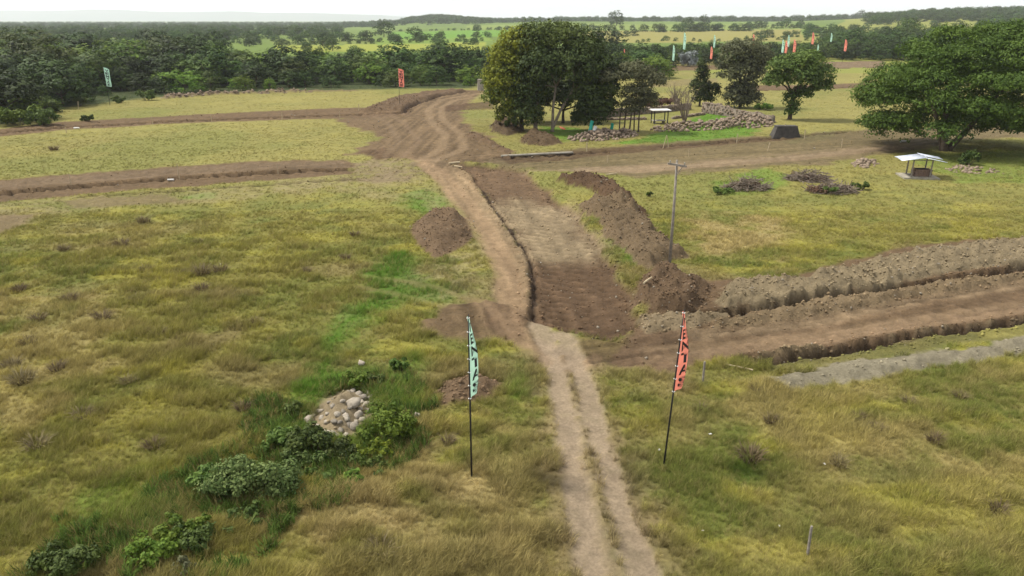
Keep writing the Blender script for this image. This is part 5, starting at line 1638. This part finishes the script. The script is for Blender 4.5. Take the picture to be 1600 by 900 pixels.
# small A-frame of two sticks
x, y = G(1040, 231); t = thing('stick_frame', 'pair of pale sticks leaning together beside the far road', 'sticks', (x, y, gz(x, y)))
for dx in (-.35, .4):
    mb = MB(); mb.tube([(dx, 0, -.1), (0.05, 0, 1.6)], [.05, .04], 6); mb.build('stick', M_STAKE, t)
def litter(px, py, size, mat, label, rz=0.0, name='white_pipe', cat='pipe', group=None):
    x, y = G(px, py)
    if name == 'white_pipe':
        size = (size[0] * .75, size[1] * .62)
    mb = MB(); mb.tube([(-size[0] / 2, 0, size[1]), (0, .02, size[1] * 1.04), (size[0] / 2, 0, size[1])], size[1], 8)
    o = mb.build(name, mat); o.location = (x, y, gz(x, y) + .06); o.rotation_euler = (0, 0, rz)
    return tag(o, label, cat, group)
litter(100, 293, (.9, .16), M_WHITE, 'white pipe piece on the left road near the frame edge', .1)
litter(267, 283, (.8, .14), M_WHITE, 'white pipe piece on the left road beside the middle stake', .1)
litter(120, 202, (1.0, .18), M_WHITE, 'white pipe piece on the upper left road', .1)
litter(1411, 221, (1.1, .2), M_WHITE, 'white sack like roll on the far road before the huge tree', .2)
litter(710, 256, (1.3, .12), M_STAKE, 'pale timber lying at the head of the excavation', .5, 'timber', 'timber')
litter(716, 262, (1.1, .07), M_STAKE, 'second thin timber at the head of the excavation', -.6, 'timber', 'timber')
litter(955, 274, (1.4, .06), M_STAKE, 'pale stick lying beside the spoil bank', .6, 'timber', 'timber')
litter(1155, 577, (1.2, .04), M_STAKE, 'thin pale stick in the grass beside the near trench', -.5, 'timber', 'timber')
litter(840, 241, (9.0, .13), M_CONC, 'long pale pipe laid in the trench by the crossing', .28, 'long_pipe', 'pipe')
litter(1010, 466, (1.2, .05), M_STAKE, 'pale stick lying on the dark heap by the power pole', 1.0, 'timber', 'timber')
for i, (px, py) in enumerate([(1110, 678), (1030, 703), (1288, 726), (1098, 830), (224, 416), (345, 415), (267, 564), (845, 400), (1218, 822), (1010, 666)]):
    x, y = G(px, py); s = random.uniform(.03, .055)
    o = link('white_scrap', ROCKS[i % 6]) if False else link('white_scrap', ROCKS[i % 6].copy())
    o.data.materials[0] = M_WHITE
    o.location = (x, y, gz(x, y) + .08); o.scale = (s * 1.4, s, s * .6); o.rotation_euler = (0, 0, i)
    tag(o, 'tiny white scrap lying in the grass', 'scrap', 'white scraps in the grass')

# ------------------------------------------------------------------ far mountains and haze
def mountains():
    xs = np.linspace(-14000, 9000, 200)
    rows = []
    for k, (dy, f) in enumerate(((0, 0.0), (350, .55), (700, 1.0), (1200, .7), (1800, 0.0))):
        prof = 30 + 150 * np.maximum(fbm(xs, np.full(xs.shape, 3.0 + .0 * k), 5200, 88, 4) - .36, 0) * 2.2
        prof = prof * (0.35 + .65 * sst(2500, -5200, xs)) + 14 * (fbm(xs, np.full(xs.shape, k * 50.0), 300, 90, 3) - .5)
        rows.append(np.stack([xs, np.full(xs.shape, 13200.0 + dy) + 300 * (fbm(xs, np.full(xs.shape, 9.0), 900, 91, 2) - .5), prof * f - 12 * (f == 0)], 1))
    V = np.concatenate(rows); m_ = len(xs); i = np.arange(len(V)).reshape(len(rows), m_)
    F = np.stack([i[:-1, :-1].ravel(), i[:-1, 1:].ravel(), i[1:, 1:].ravel(), i[1:, :-1].ravel()], 1)
    o = link('mountains', np_mesh('mountains', V, F, True), plain('mountain_forest', (0.06, 0.09, 0.05), (0.10, 0.11, 0.07), .004, 0.95))
    tag(o, 'faint blue mountains fading on the horizon', None, None, 'structure')
mountains()

def haze():
    mb = MB(); mb.box((0, 7400, 84), (44000, 15400, 178))
    m = bpy.data.materials.new('haze_air'); m.use_nodes = True
    t = m.node_tree
    for n_ in list(t.nodes):
        t.nodes.remove(n_)
    out = t.nodes.new('ShaderNodeOutputMaterial'); v = t.nodes.new('ShaderNodeVolumePrincipled')
    v.inputs['Color'].default_value = (0.88, 0.90, 1.0, 1)
    v.inputs['Density'].default_value = 0.000105
    v.inputs['Anisotropy'].default_value = 0.2
    t.links.new(v.outputs[0], out.inputs['Volume'])
    o = mb.build('haze', m)
    tag(o, 'thin pale air over the plain', None, None, 'stuff')
haze()
